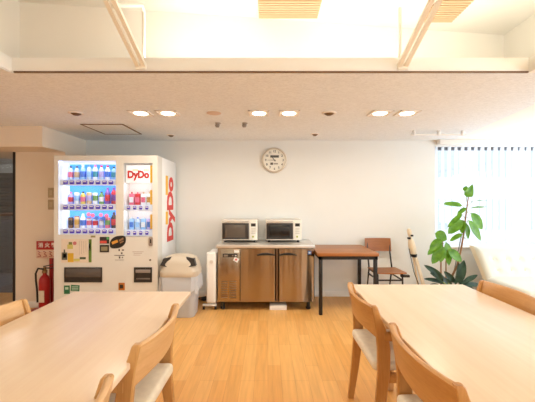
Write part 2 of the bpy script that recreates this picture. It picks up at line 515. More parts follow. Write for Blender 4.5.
# ------------------------------------------------------------------ ceiling fittings
m_trim = M('fixture_trim', (244, 234, 224), 0.5, var=0.02)
dl = []
def downlight(x, y, z, label, group):
    t = thing('downlight', label, 'downlight', (x, y, z), group)
    s = .098
    f = MB()
    for (a, b, c, d) in ((-s, s, -s, -s + .014), (-s, s, s - .014, s), (-s, -s + .014, -s, s), (s - .014, s, -s, s)):
        f.box(x + a, x + b, y + c, y + d, z - .008, z + .002, bevel=.002)
    f.build('frame', m_trim, t)
    MB().box(x - s + .013, x + s - .013, y - s + .013, y + s - .013, z - .004, z + .001).build('panel', m_ceil_w, t, smooth=False)
    MB().lathe([(0, -.010), (.060, -.010), (.066, -.004), (.066, 0)], (x, y, z), 24).build('lens', m_lens, t)
    return t
DLX = [(-1.227, 'lit square downlight next to the ceiling hatch, hatch side of its pair'),
       (-.966, 'lit square downlight near the ceiling hatch, speaker side of its pair'),
       (-.087, 'lit square downlight above the clock, speaker side of its pair'),
       (.203, 'lit square downlight above the clock, window side of its pair'),
       (1.082, 'lit square downlight above the wooden side table, clock side of its pair'),
       (1.343, 'lit square downlight above the brown chair, window side of its pair')]
for x, lb in DLX:
    downlight(x, 3.197, Z1, lb, 'square ceiling downlights')
    ld = bpy.data.lights.new('downlight_or_fill_lamp', 'AREA'); ld.shape = 'DISK'; ld.size = .11
    ld.energy = 7.0; ld.color = (1.0, .93, .81); ld.spread = math.radians(172)
    lo = bpy.data.objects.new('downlight_or_fill_lamp', ld); COL.objects.link(lo); lo.location = (x, 3.197, Z1 - .015)
# hatch
h = thing('ceiling_hatch', 'square access hatch with dark edge in the ceiling above the vending machine', 'hatch', (-1.83, 3.93, Z1))
f = MB(); hx0, hx1, hy0, hy1 = -2.075, -1.60, 3.656, 4.206
for (a, b, c, d) in ((hx0, hx1, hy0, hy0 + .018), (hx0, hx1, hy1 - .018, hy1), (hx0, hx0 + .018, hy0, hy1), (hx1 - .018, hx1, hy0, hy1)):
    f.box(a, b, c, d, Z1 - .006, Z1 + .001)
f.build('frame', m_track, h, smooth=False)
MB().box(hx0 + .018, hx1 - .018, hy0 + .018, hy1 - .018, Z1 - .004, Z1 + .001).build('panel', m_ceil, h, smooth=False)
# flush round speaker
sp = MB().lathe([(0, -.006), (.062, -.006), (.07, -.003), (.07, 0.001)], (-.522, 3.197, Z1), 28)
tag(sp.build('ceiling_speaker', M('speaker_grille', (222, 196, 176), 0.7, var=.05, vscale=200)), 'flat round tan speaker in the ceiling between two downlight pairs', 'speaker')
# small hanging spot heads
for x, lb in ((-.545, 'small grey ceiling sensor just behind the round speaker'), (-.252, 'small grey ceiling sensor just behind the lit pair above the clock')):
    t = thing('ceiling_sensor', lb, 'sensor', (x, 3.609, Z1), 'small grey ceiling sensors')
    MB().lathe([(0, -.018), (.02, -.018), (.026, -.012), (.032, 0)], (x, 3.609, Z1), 16).build('mount', M('sensor_grey', (168, 158, 150), .5), t)
    MB().lathe([(0, -.02), (.018, -.018), (.026, 0), (.018, .018), (0, .02)], (x - .006, 3.60, Z1 - .030), 16).build('head', M('sensor_dark', (150, 138, 128), .4), t)
m_eye = M('eyeball_dark', (120, 92, 60), .4, .3)
for x, y, lb in ((-1.854, 3.197, 'unlit round recessed eyeball light at the ceiling corner above the vending machine'),
                 (.589, 3.197, 'unlit round recessed eyeball light between the lit downlight pairs'),
                 (.597, 4.206, 'small unlit eyeball light near the far wall beside the clock'),
                 (-1.251, 4.27, 'small unlit eyeball light near the far wall behind the ceiling hatch')):
    r = .07 if y < 4 else .055
    t = thing('ceiling_spotlight', lb, 'ceiling light', (x, y, Z1), 'unlit eyeball lights')
    MB().lathe([(r * .72, -.004), (r * .8, -.010), (r, -.006), (r, .004)], (x, y, Z1), 24).build('ring', m_trim, t)
    MB().lathe([(0, -.026), (r * .3, -.024), (r * .6, -.012), (r * .74, .003)], (x, y, Z1), 20).build('eyeball', m_eye, t)
# rail fitting by the window
t = thing('ceiling_rail', 'short white tube rail hung under the ceiling in front of the window', 'rail', (2.06, 4.02, Z1))
MB().cyl((1.74, 4.02, Z1 - .045), (2.40, 4.02, Z1 - .045), .011, n=12).build('tube', m_white, t)
for x in (1.77, 2.07, 2.36):
    MB().box(x - .012, x + .012, 4.0, 4.04, Z1 - .06, Z1, bevel=.004).build('bracket', m_white, t)
# slatted grilles in the raised ceiling
m_slat = WOOD('grille_wood', (230, 198, 158), (216, 180, 136), 'X', .5, 8, .06)
def grille(xa, xb, ya, yb, lb):
    t = thing('ceiling_grille', lb, 'grille', ((xa + xb) / 2, (ya + yb) / 2, ZC), 'slatted ceiling grilles')
    MB().box(xa, xb, ya, yb, ZC - .006, ZC + .001).build('backing', M('grille_gap', (178, 138, 96), .7), t, smooth=False)
    s = MB(); y = ya
    while y < yb - .01:
        s.box(xa, xb, y, y + .016, ZC - .026, ZC - .005); y += .029
    s.build('slats', m_slat, t, smooth=False)
grille(-.07, .375, 1.55, 2.525, 'wide slatted wooden ceiling grille above the clock')
grille(1.19, 1.43, 1.75, 2.596, 'narrow slatted wooden ceiling grille beside the slanted brace')
for x, lb in ((-1.62, 'dark round recessed light in the raised ceiling corner'), (-1.30, 'dark round recessed light nearest the slanted brace in the raised ceiling')):
    t = thing('recessed_light', lb, 'ceiling light', (x, 2.235, ZC), 'unlit lights in the raised ceiling')
    MB().lathe([(.045, -.004), (.06, -.008), (.066, 0)], (x, 2.235, ZC), 24).build('ring', m_trim, t)
    MB().lathe([(0, -.003), (.05, -.003), (.05, 0)], (x, 2.235, ZC), 20).build('reflector', M('reflector_tan', (176, 138, 92), .4), t)
# slanted braces
def brace(xc, lb, bend):
    t = thing('slanted_brace', lb, 'brace', (xc, YF - .03, 2.235), 'slanted ceiling braces')
    for dx in (-.021, .021):
        MB().box(xc + dx - .012, xc + dx + .012, 0.90, YF - .005, -.012 + 2.235, .012 + 2.235).build('bar', m_offw, t, smooth=False)
        b = children_of(t)[-1]
        for v in b.data.vertices:
            w = v.co.y + t.location.y
            v.co.z += (YF - .012 - w) * .405
    MB().box(xc - .035, xc + .035, YF - .022, YF - .010, 2.21, 2.255, bevel=.003).build('foot_plate', m_offw, t)
    if bend:
        MB().tube([(xc, 2.225, ZL + .005), (xc, 2.225, 2.62), (xc, 2.19, 2.64), (xc, 1.80, 2.41)], .012, 10).build('stay', m_offw, t)
    else:
        MB().tube([(xc, 2.225, ZL + .005), (xc, 2.225, 2.645)], .013, 10).build('stay', m_offw, t)
brace(-.836, 'cream slanted double-bar brace above the vending machine with a bent stay', True)
brace(.886, 'cream slanted double-bar brace beside the narrow ceiling grille', False)

# ------------------------------------------------------------------ vending machine
VS = 86.7; VY = 3.816
def vx(p): return (p - 268) / VS
def vz(p): return 1.35 + (200.5 - p) / VS
VX0, VX1, VYB, VH = -2.468, -1.273, 4.576, 1.87
m_vm = M('vending_body', (230, 226, 218), 0.35, var=0.01)
m_vms = M('vending_side', (246, 244, 242), 0.35, var=0.01)
m_glowb = M('display_blue_back', (70, 150, 235), 0.6, var=0, emit=(60, 150, 245), estr=0.7)
m_glow = M('display_led', (235, 242, 255), 0.5, var=0, emit=(205, 222, 255), estr=1.0)
m_rail = M('price_rail', (240, 243, 252), 0.4, var=0, emit=(215, 225, 255), estr=0.15)  # faint glow added to brighten the rail, which is no lamp
m_btn = M('select_button', (70, 52, 170), 0.3, var=0, emit=(70, 50, 190), estr=0.25)
m_btnw = M('price_tag', (246, 246, 250), 0.4, var=0)
m_beige = M('display_beige', (238, 222, 214), 0.5, var=0)
m_dred = M('logo_red', (222, 44, 36), 0.45, var=0)
m_dyel = M('logo_yellow', (250, 190, 40), 0.45, var=0)
vm = thing('vending_machine', 'tall white drinks vending machine with lit displays beside the fire extinguisher', 'vending machine', ((VX0 + VX1) / 2, (VY + VYB) / 2, 0))
body = MB().box(VX0, VX1, VY + .16, VYB, .03, VH, bevel=.008, mat=0)
body.build('cabinet', m_vms, vm)
LW = (vx(58.2), vx(115.8), vz(234.5), vz(160.8))        # left display opening
RW = (vx(123.6), vx(152.4), vz(236.5), vz(163.0))       # right display opening
fr = MB()
def panel(a, b, c, d): fr.box(a, b, VY, VY + .165, c, d)
panel(VX0, LW[0], .06, VH); panel(LW[0], LW[1], LW[3], VH); panel(LW[1], RW[0], LW[2], VH)
panel(LW[0], LW[1], .06, LW[2]); panel(LW[1], RW[0], .06, LW[2]); panel(RW[0], RW[1], .06, RW[2]); panel(RW[0], RW[1], RW[3], VH); panel(RW[1], VX1, .06, VH)
bmesh.ops.remove_doubles(fr.bm, verts=fr.bm.verts[:], dist=1e-5)
fr.build('front_door', m_vm, vm, smooth=False)
MB().box(VX0 + .03, VX1 - .03, VY + .03, VYB - .03, 0, .06).build('plinth', m_dark, vm, smooth=False)
ls = MB().box(LW[0], LW[1], VY + .150, VY + .159, LW[2], LW[3])
MBL = ls.build('display_back', m_glowb, vm, smooth=False)
# LED frame round the left display
led = MB().box(LW[0], LW[0] + .045, VY + .015, VY + .15, LW[2], LW[3]).box(LW[0], LW[1], VY + .015, VY + .15, LW[3] - .028, LW[3])
led.box(LW[1] - .012, LW[1], VY + .06, VY + .15, LW[2], LW[3])
led.build('led_strip', m_glow, vm, smooth=False)
rows = [(179.4, 185.4), (204.0, 210.4), (228.6, 234.5)]
btn_me = None
def buttons(cx_list, zt, zb, w, rail):
    global btn_me
    for cx in cx_list:
        b = MB()
        zc = (zt + zb) / 2
        b.box(cx - w / 2, cx + w / 2, VY + .002, VY + .022, zc - .021, zc + .021, bevel=.009, seg=3)
        b.box(cx - w * .30, cx + w * .38, VY - .001, VY + .004, zc + .003, zc + .014, mat=1)
        b.build('button', [m_btn, m_btnw], rail)
for (yt, yb) in rows:
    r = MB().box(LW[0] + .01, LW[1], VY + .014, VY + .05, vz(yb), vz(yt)).box(LW[0] + .034, LW[1], VY + .05, VY + .15, vz(yt) - .008, vz(yt) - .002)
    r = r.build('price_rail', m_rail, vm, smooth=False)
    buttons([vx(65.0 + i * 6.5) for i in range(8)], vz(yt), vz(yb), .052, r)
MB().box(RW[0], RW[1], VY + .150, VY + .159, RW[2], RW[3]).build('display_back', m_beige, vm, smooth=False)
for (yt, yb) in ((205.0, 210.6), (230.2, 236.0)):
    r = MB().box(RW[0] + .004, RW[1] - .004, VY + .014, VY + .05, vz(yb), vz(yt)).box(RW[0] + .004, RW[1] - .004, VY + .05, VY + .15, vz(yt) - .008, vz(yt) - .002)
    r = r.build('price_rail', m_rail, vm, smooth=False)
    buttons([vx(128.2 + i * 6.1) for i in range(4)], vz(yt), vz(yb), .036, r)
ys = MB()
for (a, b) in ((165.5, 182.5), (190, 204.5), (214.5, 229)):
    ys.box(vx(149.8), vx(152.0), VY + .012, VY + .03, vz(b), vz(a))
ys.build('yellow_strip', m_dyel, vm, smooth=False)
# lit advert with the logo
ad = MB().box(vx(125.8), vx(149.8), VY + .012, VY + .05, vz(182.6), vz(165.2), bevel=.003).build('advert_panel', M('advert_white', (255, 255, 252), .4, var=0, emit=(255, 252, 246), estr=.55), vm)
text('lettering', 'DyDo', .116, m_dred, ad, (vx(137.9), VY + .010, vz(174.8)), bold=.006, sx=.87)
MB().box(vx(132.0), vx(138), VY + .009, VY + .013, vz(170.4), vz(169.5)).box(vx(143.4), vx(149), VY + .009, VY + .013, vz(170.4), vz(169.5)).build('logo_bar', m_dyel, ad, smooth=False)
# glass over both displays
m_vglass = PANE('display_glass', (250, 252, 255), .035)
MB().box(LW[0], LW[1], VY + .0065, VY + .0085, LW[2], LW[3]).box(RW[0], RW[1], VY + .0035, VY + .0055, RW[2], RW[3]).build('glass', m_vglass, vm, smooth=False)
# big lettering on the side
text('side_lettering', 'DyDo', .35, m_dred, vm, (VX1 + .002, 4.320, 1.235), rot=(PI / 2, -PI / 2, PI / 2), bold=.016, sx=.96, ext=.001)
MB().box(VX1, VX1 + .003, 4.12, 4.205, 1.42, 1.66).box(VX1, VX1 + .003, 4.12, 4.205, 1.05, 1.21).build('side_logo_bar', m_dyel, vm, smooth=False)
# lower front: poster, displays, slots
m_print = lambda n, c: M(n, c, .45, var=.03, vscale=40)
po = MB().box(vx(61.5), vx(92), VY - .003, VY + .001, vz(262.5), vz(239)).build('poster', m_print('poster_paper', (234, 218, 200)), vm, smooth=False)
pd = MB()
def pp(a, b, c, d, m, y=VY - .0045): pd.box(vx(a), vx(b), y, y + .002, vz(d), vz(c), mat=m)
pp(89.0, 91.8, 239.2, 262.2, 0); pp(88.2, 91.0, 243, 250, 1)
pp(68.0, 73.8, 253, 262, 2); pp(67.6, 73.2, 244.5, 248.8, 3); pp(69.0, 72.4, 242, 244.5, 4)
pp(62, 67.4, 252.4, 259.8, 5); pp(63.4, 66.6, 253.8, 257.6, 1); pp(64.0, 65.4, 249.4, 252.4, 5)
pp(74, 80, 258.6, 261.2, 3); pp(80, 86, 257.0, 259.2, 6)
for k in range(4): pp(79.4 + k * 2.2, 79.8 + k * 2.2, 241, 255 - k, 7)
pd.lathe([(0, -.006), (.021, -.006), (.021, 0)], (vx(75.0), VY, vz(243.2)), 18, mat=8, axis='y')
pd.build('poster_print', [m_print('print_green', (108, 142, 60)), m_print('print_white', (236, 232, 224)), m_print('print_yellow', (222, 176, 50)), m_print('print_lemon', (206, 196, 110)), m_print('print_olive', (124, 128, 66)), m_print('print_grey_green', (96, 98, 84)), m_print('print_leaf', (70, 84, 58)), m_print('print_line', (202, 186, 170)), m_print('print_pink', (206, 120, 120))], po, smooth=False)
mdp = MB().box(vx(100), vx(109.4), VY - .006, VY + .001, vz(243.6), vz(236.8), bevel=.002, mat=0).box(vx(100.2), vx(107), VY - .0075, VY - .004, vz(243.2), vz(240.6), mat=1).box(vx(107), vx(109.2), VY - .0075, VY - .004, vz(239.4), vz(237), mat=2)
mdp.build('money_display', [m_dark, M('display_red', (214, 78, 66), .4, var=0), M('display_green', (80, 176, 96), .4, var=0)], vm)
MB().box(vx(100), vx(109.2), VY - .006, VY + .001, vz(252.2), vz(244.8), bevel=.002).box(vx(101.4), vx(107.8), VY - .0075, VY - .004, vz(250.6), vz(246.6), mat=1).build('card_reader', [m_dark, M('reader_face', (150, 138, 104), .4)], vm)
# rounded black emblem sticker with gold flashes
es = MB(); pts = []
for k in range(40):
    a = 2 * PI * k / 40
    pts.append((vx(118) + .092 * math.copysign(abs(math.cos(a)) ** .8, math.cos(a)) + .012 * math.sin(a), vz(242) + .072 * math.copysign(abs(math.sin(a)) ** .8, math.sin(a)) + .016 * math.cos(a)))
es.prism(pts, 'y', VY - .004, VY + .001, mat=0)
for (a, b, c, d, r) in ((112, 118.2, 240.6, 243.4, .4), (119, 124, 238.6, 240.4, .5), (120, 124, 241.2, 242.6, .5)):
    es.box(vx(a), vx(b), VY - .0055, VY - .003, vz(d), vz(c), mat=1 if r == .4 else 2, rot=Matrix.Rotation(-r, 3, 'Y'))
es.build('emblem_sticker', [M('emblem_black', (24, 20, 18), .3, var=0), M('emblem_gold', (226, 160, 60), .35, var=0), M('emblem_tan', (150, 112, 80), .4, var=0)], vm)
sm = MB()
for (a, b, c, d) in ((118.6, 120, 249, 251), (122, 124, 249.4, 250.6), (121, 122.6, 252.4, 254), (114.5, 124.5, 255, 255.6), (119, 120.4, 256.4, 258.4), (122, 123, 256.8, 258), (115, 124, 259.8, 260.1)):
    sm.box(vx(a), vx(b), VY - .002, VY + .001, vz(d), vz(c))
sm.build('notice_print', M('notice_ink', (92, 82, 76), .5, var=0), vm, smooth=False)
sm = MB()
for (a, b, c) in ((132.5, 143.6, 251.4), (134, 142, 253), (133.4, 140.5, 254.8)):
    sm.box(vx(a), vx(b), VY - .002, VY + .001, vz(c + .5), vz(c))
sm.build('notice_print', M('notice_faint', (198, 180, 168), .5, var=0), vm, smooth=False)
MB().box(vx(149), vx(153), VY - .012, VY + .001, vz(246), vz(237), bevel=.014, seg=3, edges='y').box(vx(150.4), vx(151.6), VY - .018, VY - .008, vz(243), vz(239), bevel=.003, mat=1).build('return_lever', [M('lever_grey', (172, 158, 148), .3, .5), m_dark], vm)
MB().lathe([(0, -.008), (.010, -.008), (.012, .001)], (vx(150.3), VY, vz(260)), 14, axis='y').build('lock', M('lock_metal', (130, 120, 112), .3, .8), vm)
def slot(a, b, c, d, name, flap):
    f = MB(); x0, x1, z1, z0 = vx(a), vx(b), vz(c), vz(d); w = .014
    for (p, q, r, s) in ((x0, x1, z0, z0 + w), (x0, x1, z1 - w, z1), (x0, x0 + w, z0, z1), (x1 - w, x1, z0, z1)):
        f.box(p, q, VY - .010, VY + .001, r, s, bevel=.003)
    f.box(x0 + w, x1 - w, VY - .003, VY + .001, z0 + w, z1 - w, mat=0)
    o = f.build(name, [m_dark], vm)
    return o, (x0 + w, x1 - w, z0 + w, z1 - w)
s1, q = slot(64.6, 102.4, 267.2, 282.2, 'pickup_slot', True)
MB().box(q[0], q[1], VY - .008, VY - .002, q[2] + .045, q[3], bevel=.002).build('flap', M('smoked_flap', (92, 84, 80), .18, var=.1, vscale=9), s1)
s2, q = slot(134.2, 152.2, 267.2, 282.2, 'bill_slot', True)
MB().box(q[0] + .005, q[1] - .005, VY - .009, VY - .002, q[3] - .05, q[3] - .012, bevel=.002).build('bill_mouth', M('bill_mouth', (150, 140, 134), .3), s2)
MB().box(q[0] + .01, q[1] - .01, VY - .008, VY - .002, q[2] + .02, q[2] + .035, bevel=.002).build('bill_lip', M('bill_lip', (120, 108, 100), .3), s2)
MB().box(vx(118.8), vx(125), VY - .010, VY + .001, vz(290), vz(282.6), bevel=.004).box(vx(120.2), vx(123.6), VY - .012, VY - .006, vz(288.2), vz(284.4), mat=1).build('coin_cup', [M('cup_amber', (186, 112, 40), .3), m_dark], vm)
gs = MB().box(vx(64.2), vx(70), VY - .003, VY + .001, vz(293.8), vz(285.4)).box(vx(71), vx(79.6), VY - .003, VY + .001, vz(291), vz(285.0), rot=Matrix.Rotation(.06, 3, 'Y'))
for k in range(3): gs.box(vx(72), vx(78.6), VY - .004, VY - .002, vz(287.1 + k * 1.5), vz(286.4 + k * 1.5), mat=1)
gs.box(vx(65.4), vx(68.6), VY - .004, VY - .002, vz(289.5), vz(287), mat=1)
gs.build('green_sticker', [M('sticker_green', (40, 112, 74), .4, var=.03), M('sticker_print', (190, 214, 196), .4, var=0)], vm, smooth=False)
MB().box(vx(91), vx(95.5), VY - .003, VY + .001, vz(237.4), vz(235.6)).build('small_plate', M('plate_olive', (150, 140, 96), .4), vm, smooth=False)

# display drinks
def cmat(name, c, e=.18): return M('drink_' + name, c, .3, var=0.06, vscale=60)
C = {k: cmat(k, v) for k, v in dict(white=(238, 240, 246), blue=(70, 120, 210), ltblue=(150, 196, 240), teal=(60, 150, 170), pink=(226, 110, 140), red=(206, 40, 56), purple=(120, 70, 150), yellow=(236, 206, 90), green=(110, 160, 90), dkgreen=(48, 70, 50), brown=(112, 72, 50), dark=(44, 34, 36), beige=(214, 180, 140), gold=(200, 150, 70), clear=(196, 214, 236), lilac=(186, 170, 220)).items()}
def drink(kind, x, z, h, c1, c2, c3, label, group, w=.030):
    y = VY + .095
    b = MB()
    if kind == 'bottle':
        b.lathe([(0, 0), (w * .9, 0), (w, .008), (w, h * .18), (w * 1.01, h * .19), (w * 1.01, h * .56), (w, h * .57), (w, h * .66), (w * .5, h * .84), (w * .42, h * .86), (w * .46, h * .87), (w * .46, h * .99), (0, h)],
                (x, y, z), 14, mats=[0, 0, 0, 0, 1, 0, 0, 0, 0, 2, 2, 2])
        nm = 'drink_bottle'
    elif kind == 'can':
        b.lathe([(0, 0), (w * .8, 0), (w, .01), (w, h * .28), (w * 1.01, h * .29), (w * 1.01, h * .72), (w, h * .73), (w, h - .012), (w * .82, h - .002), (w * .78, h - .004), (0, h - .004)],
                (x, y, z), 14, mats=[2, 0, 0, 0, 1, 0, 0, 2, 2, 2])
        nm = 'drink_can'
    else:
        b.box(x - w, x + w, y - .016, y + .016, z, z + h * .86, bevel=.006, seg=2, mat=0)
        b.box(x - w * .8, x + w * .8, y - .018, y - .014, z + h * .2, z + h * .6, mat=1)
        b.lathe([(.009, h * .86), (.009, h * .99), (0, h)], (x, y, z), 10, mat=2)
        nm = 'drink_pouch'
    o = b.build(nm, [C[c1], C[c2], C[c3]])
    tag(o, label, {'drink_bottle': 'bottle', 'drink_can': 'can', 'drink_pouch': 'drink pouch'}[nm], group)
XS = [vx(66.0 + i * 6.3) for i in range(8)]
ORD = ['first', 'second', 'third', 'fourth', 'fifth', 'sixth', 'seventh', 'last']
R1 = [('bottle', .165, 'clear', 'pink', 'dark'), ('bottle', .165, 'clear', 'beige', 'dark'), ('bottle', .18, 'ltblue', 'blue', 'white'), ('bottle', .18, 'clear', 'ltblue', 'blue'),
      ('bottle', .18, 'white', 'teal', 'pink'), ('bottle', .175, 'clear', 'lilac', 'red'), ('bottle', .175, 'white', 'blue', 'red'), ('bottle', .16, 'ltblue', 'teal', 'dkgreen')]
R2 = [('bottle', .145, 'lilac', 'red', 'pink'), ('can', .14, 'white', 'ltblue', 'white'), ('bottle', .15, 'yellow', 'pink', 'dkgreen'), ('can', .14, 'beige', 'lilac', 'yellow'),
      ('can', .14, 'white', 'green', 'ltblue'), ('bottle', .15, 'green', 'white', 'dkgreen'), ('bottle', .195, 'purple', 'red', 'purple'), ('bottle', .195, 'red', 'purple', 'purple')]
R3 = [('can', .13, 'brown', 'dark', 'dark'), ('can', .145, 'beige', 'gold', 'brown'), ('bottle', .17, 'white', 'blue', 'white'), ('can', .125, 'white', 'pink', 'red'),
      ('can', .12, 'white', 'red', 'blue'), ('can', .12, 'lilac', 'white', 'blue'), ('can', .13, 'pink', 'green', 'beige'), ('bottle', .19, 'dark', 'red', 'dark')]
CN = dict(clear='clear', ltblue='light blue', white='white', lilac='lilac', yellow='yellow', beige='beige', green='green', purple='purple', red='red', brown='brown', pink='pink', dark='dark', blue='blue', teal='teal', dkgreen='dark green', gold='gold')
for (R, yb, nm) in ((R1, 179.4, 'top'), (R2, 204.0, 'middle'), (R3, 228.6, 'bottom')):
    z = vz(yb) - .0015
    for i, (k, h, a, b, c) in enumerate(R):
        lb = '%s %s with %s label, %s from the extinguisher end, lit %s shelf' % (CN[a], k, CN[b], ORD[i], nm)
        drink(k, XS[i], z, h, a, b, c, lb, 'display drinks on the lit blue shelves')
for i in range(4):
    x = vx(128.6 + i * 6.0)
    a, b, c = (('pink', 'white', 'red'), ('red', 'pink', 'pink'), ('white', 'pink', 'beige'), ('white', 'gold', 'beige'))[i]
    drink('pouch', x, vz(205.0) - .0015, .155, a, b, c, '%s drink pack with %s label, %s in the row under the logo panel' % (CN[a], CN[b], ORD[i]), 'packs under the logo panel', .030)
    a, b, c = (('ltblue', 'blue', 'white'), ('clear', 'ltblue', 'blue'), ('ltblue', 'white', 'white'), ('lilac', 'blue', 'white'))[i]
    drink('pouch', x, vz(230.2) - .0015, .15, a, b, c, '%s drink pouch with %s label, %s in the narrow bottom row' % (CN[a], CN[b], ORD[i]), 'pouches in the narrow bottom row', .028)
# pink and blue price pops over the bottom shelf
pb = MB()
for i, (xx, yy, mi) in enumerate(((86.4, 214.6, 0), (90.5, 215.6, 0), (94.6, 218.2, 1), (98.8, 215.2, 0), (101.6, 218.6, 1), (104.5, 216.0, 0))):
    pb.lathe([(0, -.004), (.024, -.004), (.024, 0)], (vx(xx), VY + .052, vz(yy)), 16, mat=mi, axis='y')
pb.build('price_pop', [C['pink'], C['blue']], vm)

# ------------------------------------------------------------------ fire extinguisher and its stand
st = thing('extinguisher_stand', 'red pole stand with a red fire extinguisher sign', 'sign stand', (-2.68, 4.08, 0))
MB().box(-2.90, -2.58, 3.93, 4.14, 0, .012, bevel=.004).build('base', m_redpole, st)
MB().box(-2.705, -2.665, 4.09, 4.12, .012, .66, bevel=.003).build('pole', m_redpole, st)
sx0, sx1, sy = -2.852, -2.585, 4.075
sg = MB().box(sx0, sx1, sy, sy + .012, .745, .850, mat=0).box(sx0, sx1, sy, sy + .012, .640, .745, mat=1)
sg.box(sx0 + .012, sx1 - .012, sy - .0015, sy, .724, .729, mat=2)
sgo = sg.build('sign', [m_red, M('sign_pale', (226, 190, 166), .5), m_white], st, smooth=False)
text('lettering', '消 火 器', .062, m_white, sgo, ((sx0 + sx1) / 2, sy - .001, .797), bold=.0015)
for i, xx in enumerate((-2.815, -2.745, -2.675, -2.62)):
    MB().tube([(xx - .018, sy - .002, .725), (xx + .010, sy - .002, .712), (xx - .012, sy - .002, .692), (xx + .014, sy - .002, .676), (xx + .018, sy - .002, .662), (xx - .020, sy - .002, .658)], .004, 6).build('pictogram', m_red, sgo)
ex = thing('fire_extinguisher', 'red fire extinguisher with a black hose standing beside the vending machine', 'fire extinguisher', (-2.712, 4.02, .012))
X, Y, Zb = -2.712, 4.02, .013
MB().lathe([(0, 0), (.055, 0), (.062, .01), (.062, .35), (.056, .39), (.040, .42), (.022, .435), (.022, .47), (0, .47)], (X, Y, Zb), 24).build('cylinder', m_red, ex)
MB().box(X - .03, X + .035, Y - .0645, Y - .060, .13, .27).build('label', M('extinguisher_label', (226, 214, 196), .5, var=.08, vscale=40), ex)
MB().lathe([(.028, .46), (.028, .49), (.016, .50), (.016, .53), (0, .53)], (X, Y, Zb), 16).build('valve', M('valve_brass', (150, 120, 80), .35, .7), ex)
MB().box(X - .012, X + .10, Y - .012, Y + .012, .525, .535).box(X - .012, X + .095, Y - .010, Y + .010, .555, .565, rot=Matrix.Rotation(-.18, 3, 'Y')).build('handle', m_black, ex, smooth=False)
MB().tube([(X, Y - .02, .52), (X - .06, Y - .03, .53), (X - .088, Y - .03, .47), (X - .092, Y - .02, .38), (X - .08, Y - .02, .28), (X - .072, Y - .02, .12)], .011, 8).build('hose', m_black, ex)

# switch plates
for z, lb in ((1.385, 'upper of two tan switch plates on the wall by the vending machine'), (1.235, 'lower of two tan switch plates on the wall by the vending machine')):
    t = thing('switch_plate', lb, 'switch', (-2.735, 4.18, z), 'tan switch plates')
    MB().box(-2.775, -2.700, 4.172, 4.18, z, z + .125, bevel=.003).build('plate', M('plate_tan', (190, 166, 132), .5), t)
    MB().box(-2.755, -2.720, 4.169, 4.173, z + .03, z + .095, bevel=.002).build('rocker', M('rocker_tan', (206, 186, 150), .4), t)

# ------------------------------------------------------------------ waste bin
bx, by = -1.03, 3.93
bn = thing('waste_bin', 'grey push-flap waste bin with clear bag beside the vending machine', 'bin', (bx, by, 0))
def rr(hw, hd, z, r, n=6, cx=bx, cy=by):
    pts = []
    for (sx_, sy_, a0) in ((1, 1, 0), (-1, 1, PI / 2), (-1, -1, PI), (1, -1, 3 * PI / 2)):
        for k in range(n + 1):
            a = a0 + PI / 2 * k / n
            pts.append((cx + sx_ * (hw - r) + r * math.cos(a), cy + sy_ * (hd - r) + r * math.sin(a), z))
    return pts
MB().loft([rr(.170, .12, 0, .06), rr(.178, .125, .01, .065), rr(.205, .150, .46, .075), rr(.208, .152, .47, .075)]).build('body', m_bin, bn)
bag = []
for j, (z, e) in enumerate(((.485, .012), (.45, .018), (.40, .020), (.34, .024), (.30, .026))):
    ring = rr(.205 + e, .150 + e, z, .08, 10)
    ring = [(x + .009 * math.sin(i * 1.7 + j) * (j > 0), y + .007 * math.cos(i * 2.3) * (j > 0), zz + .026 * math.sin(i * .9 + 1) * (j > 2)) for i, (x, y, zz) in enumerate(ring)]
    bag.append(ring)
MB().loft(bag, cap=False).build('bag', m_bag, bn)
MB().loft([rr(.218, .166, .475, .08), rr(.222, .170, .49, .08), rr(.222, .170, .535, .08), rr(.215, .164, .545, .08), rr(.205, .150, .62, .09), rr(.175, .115, .685, .085), rr(.10, .06, .715, .05)], cap=True).build('lid', m_lid, bn)
# the two dark openings of the lid
for s in (-1, 1):
    o = MB()
    p = [(bx + s * .085, .700), (bx + s * .175, .680), (bx + s * .205, .605), (bx + s * .125, .590)]
    vs = []
    o.loft([[(px_, by - .150 - (.70 - pz) * .42 + .040, pz) for px_, pz in p], [(px_, by - .02, pz) for px_, pz in p]])
    o.build('opening', m_dark, bn, smooth=False)

# white radiator
ht = thing('oil_heater', 'slim white oil heater on castors beside the steel fridge', 'heater', (-.685, 4.27, 0))
hb = MB()
for k in range(7):
    hb.box(-.752, -.642, 4.09 + k * .055, 4.125 + k * .055, .07, .70, bevel=.015, seg=3)
hb.build('fins', m_white, ht)
MB().box(-.758, -.638, 4.055, 4.095, .09, .715, bevel=.022, seg=4).build('control_panel', M('heater_white', (244, 240, 234), .35, var=.01), ht)
MB().lathe([(0, -.012), (.022, -.012), (.024, 0)], (-.692, 4.056, .60), 18, axis='y').build('knob', M('heater_knob', (222, 214, 204), .4), ht)
for y in (4.10, 4.42):
    MB().box(-.805, -.637, y - .02, y + .02, .045, .07, bevel=.006).build('foot', m_white, ht)
    for x in (-.795, -.650):
        MB().lathe([(0, -.011), (.022, -.011), (.0225, .011), (0, .011)], (x, y, .0226), 14, axis='x').build('castor', m_black, ht)
cb = MB().tube([(-.80, 4.50, .012), (-.86, 4.44, .012), (-.92, 4.50, .014), (-.84, 4.56, .016), (-.78, 4.47, .026), (-.88, 4.42, .026), (-.96, 4.52, .012), (-.86, 4.60, .012)], .011, 8)
tag(cb.build('power_cable', m_black), 'black power cable coiled on the floor between bin and heater', 'cable')

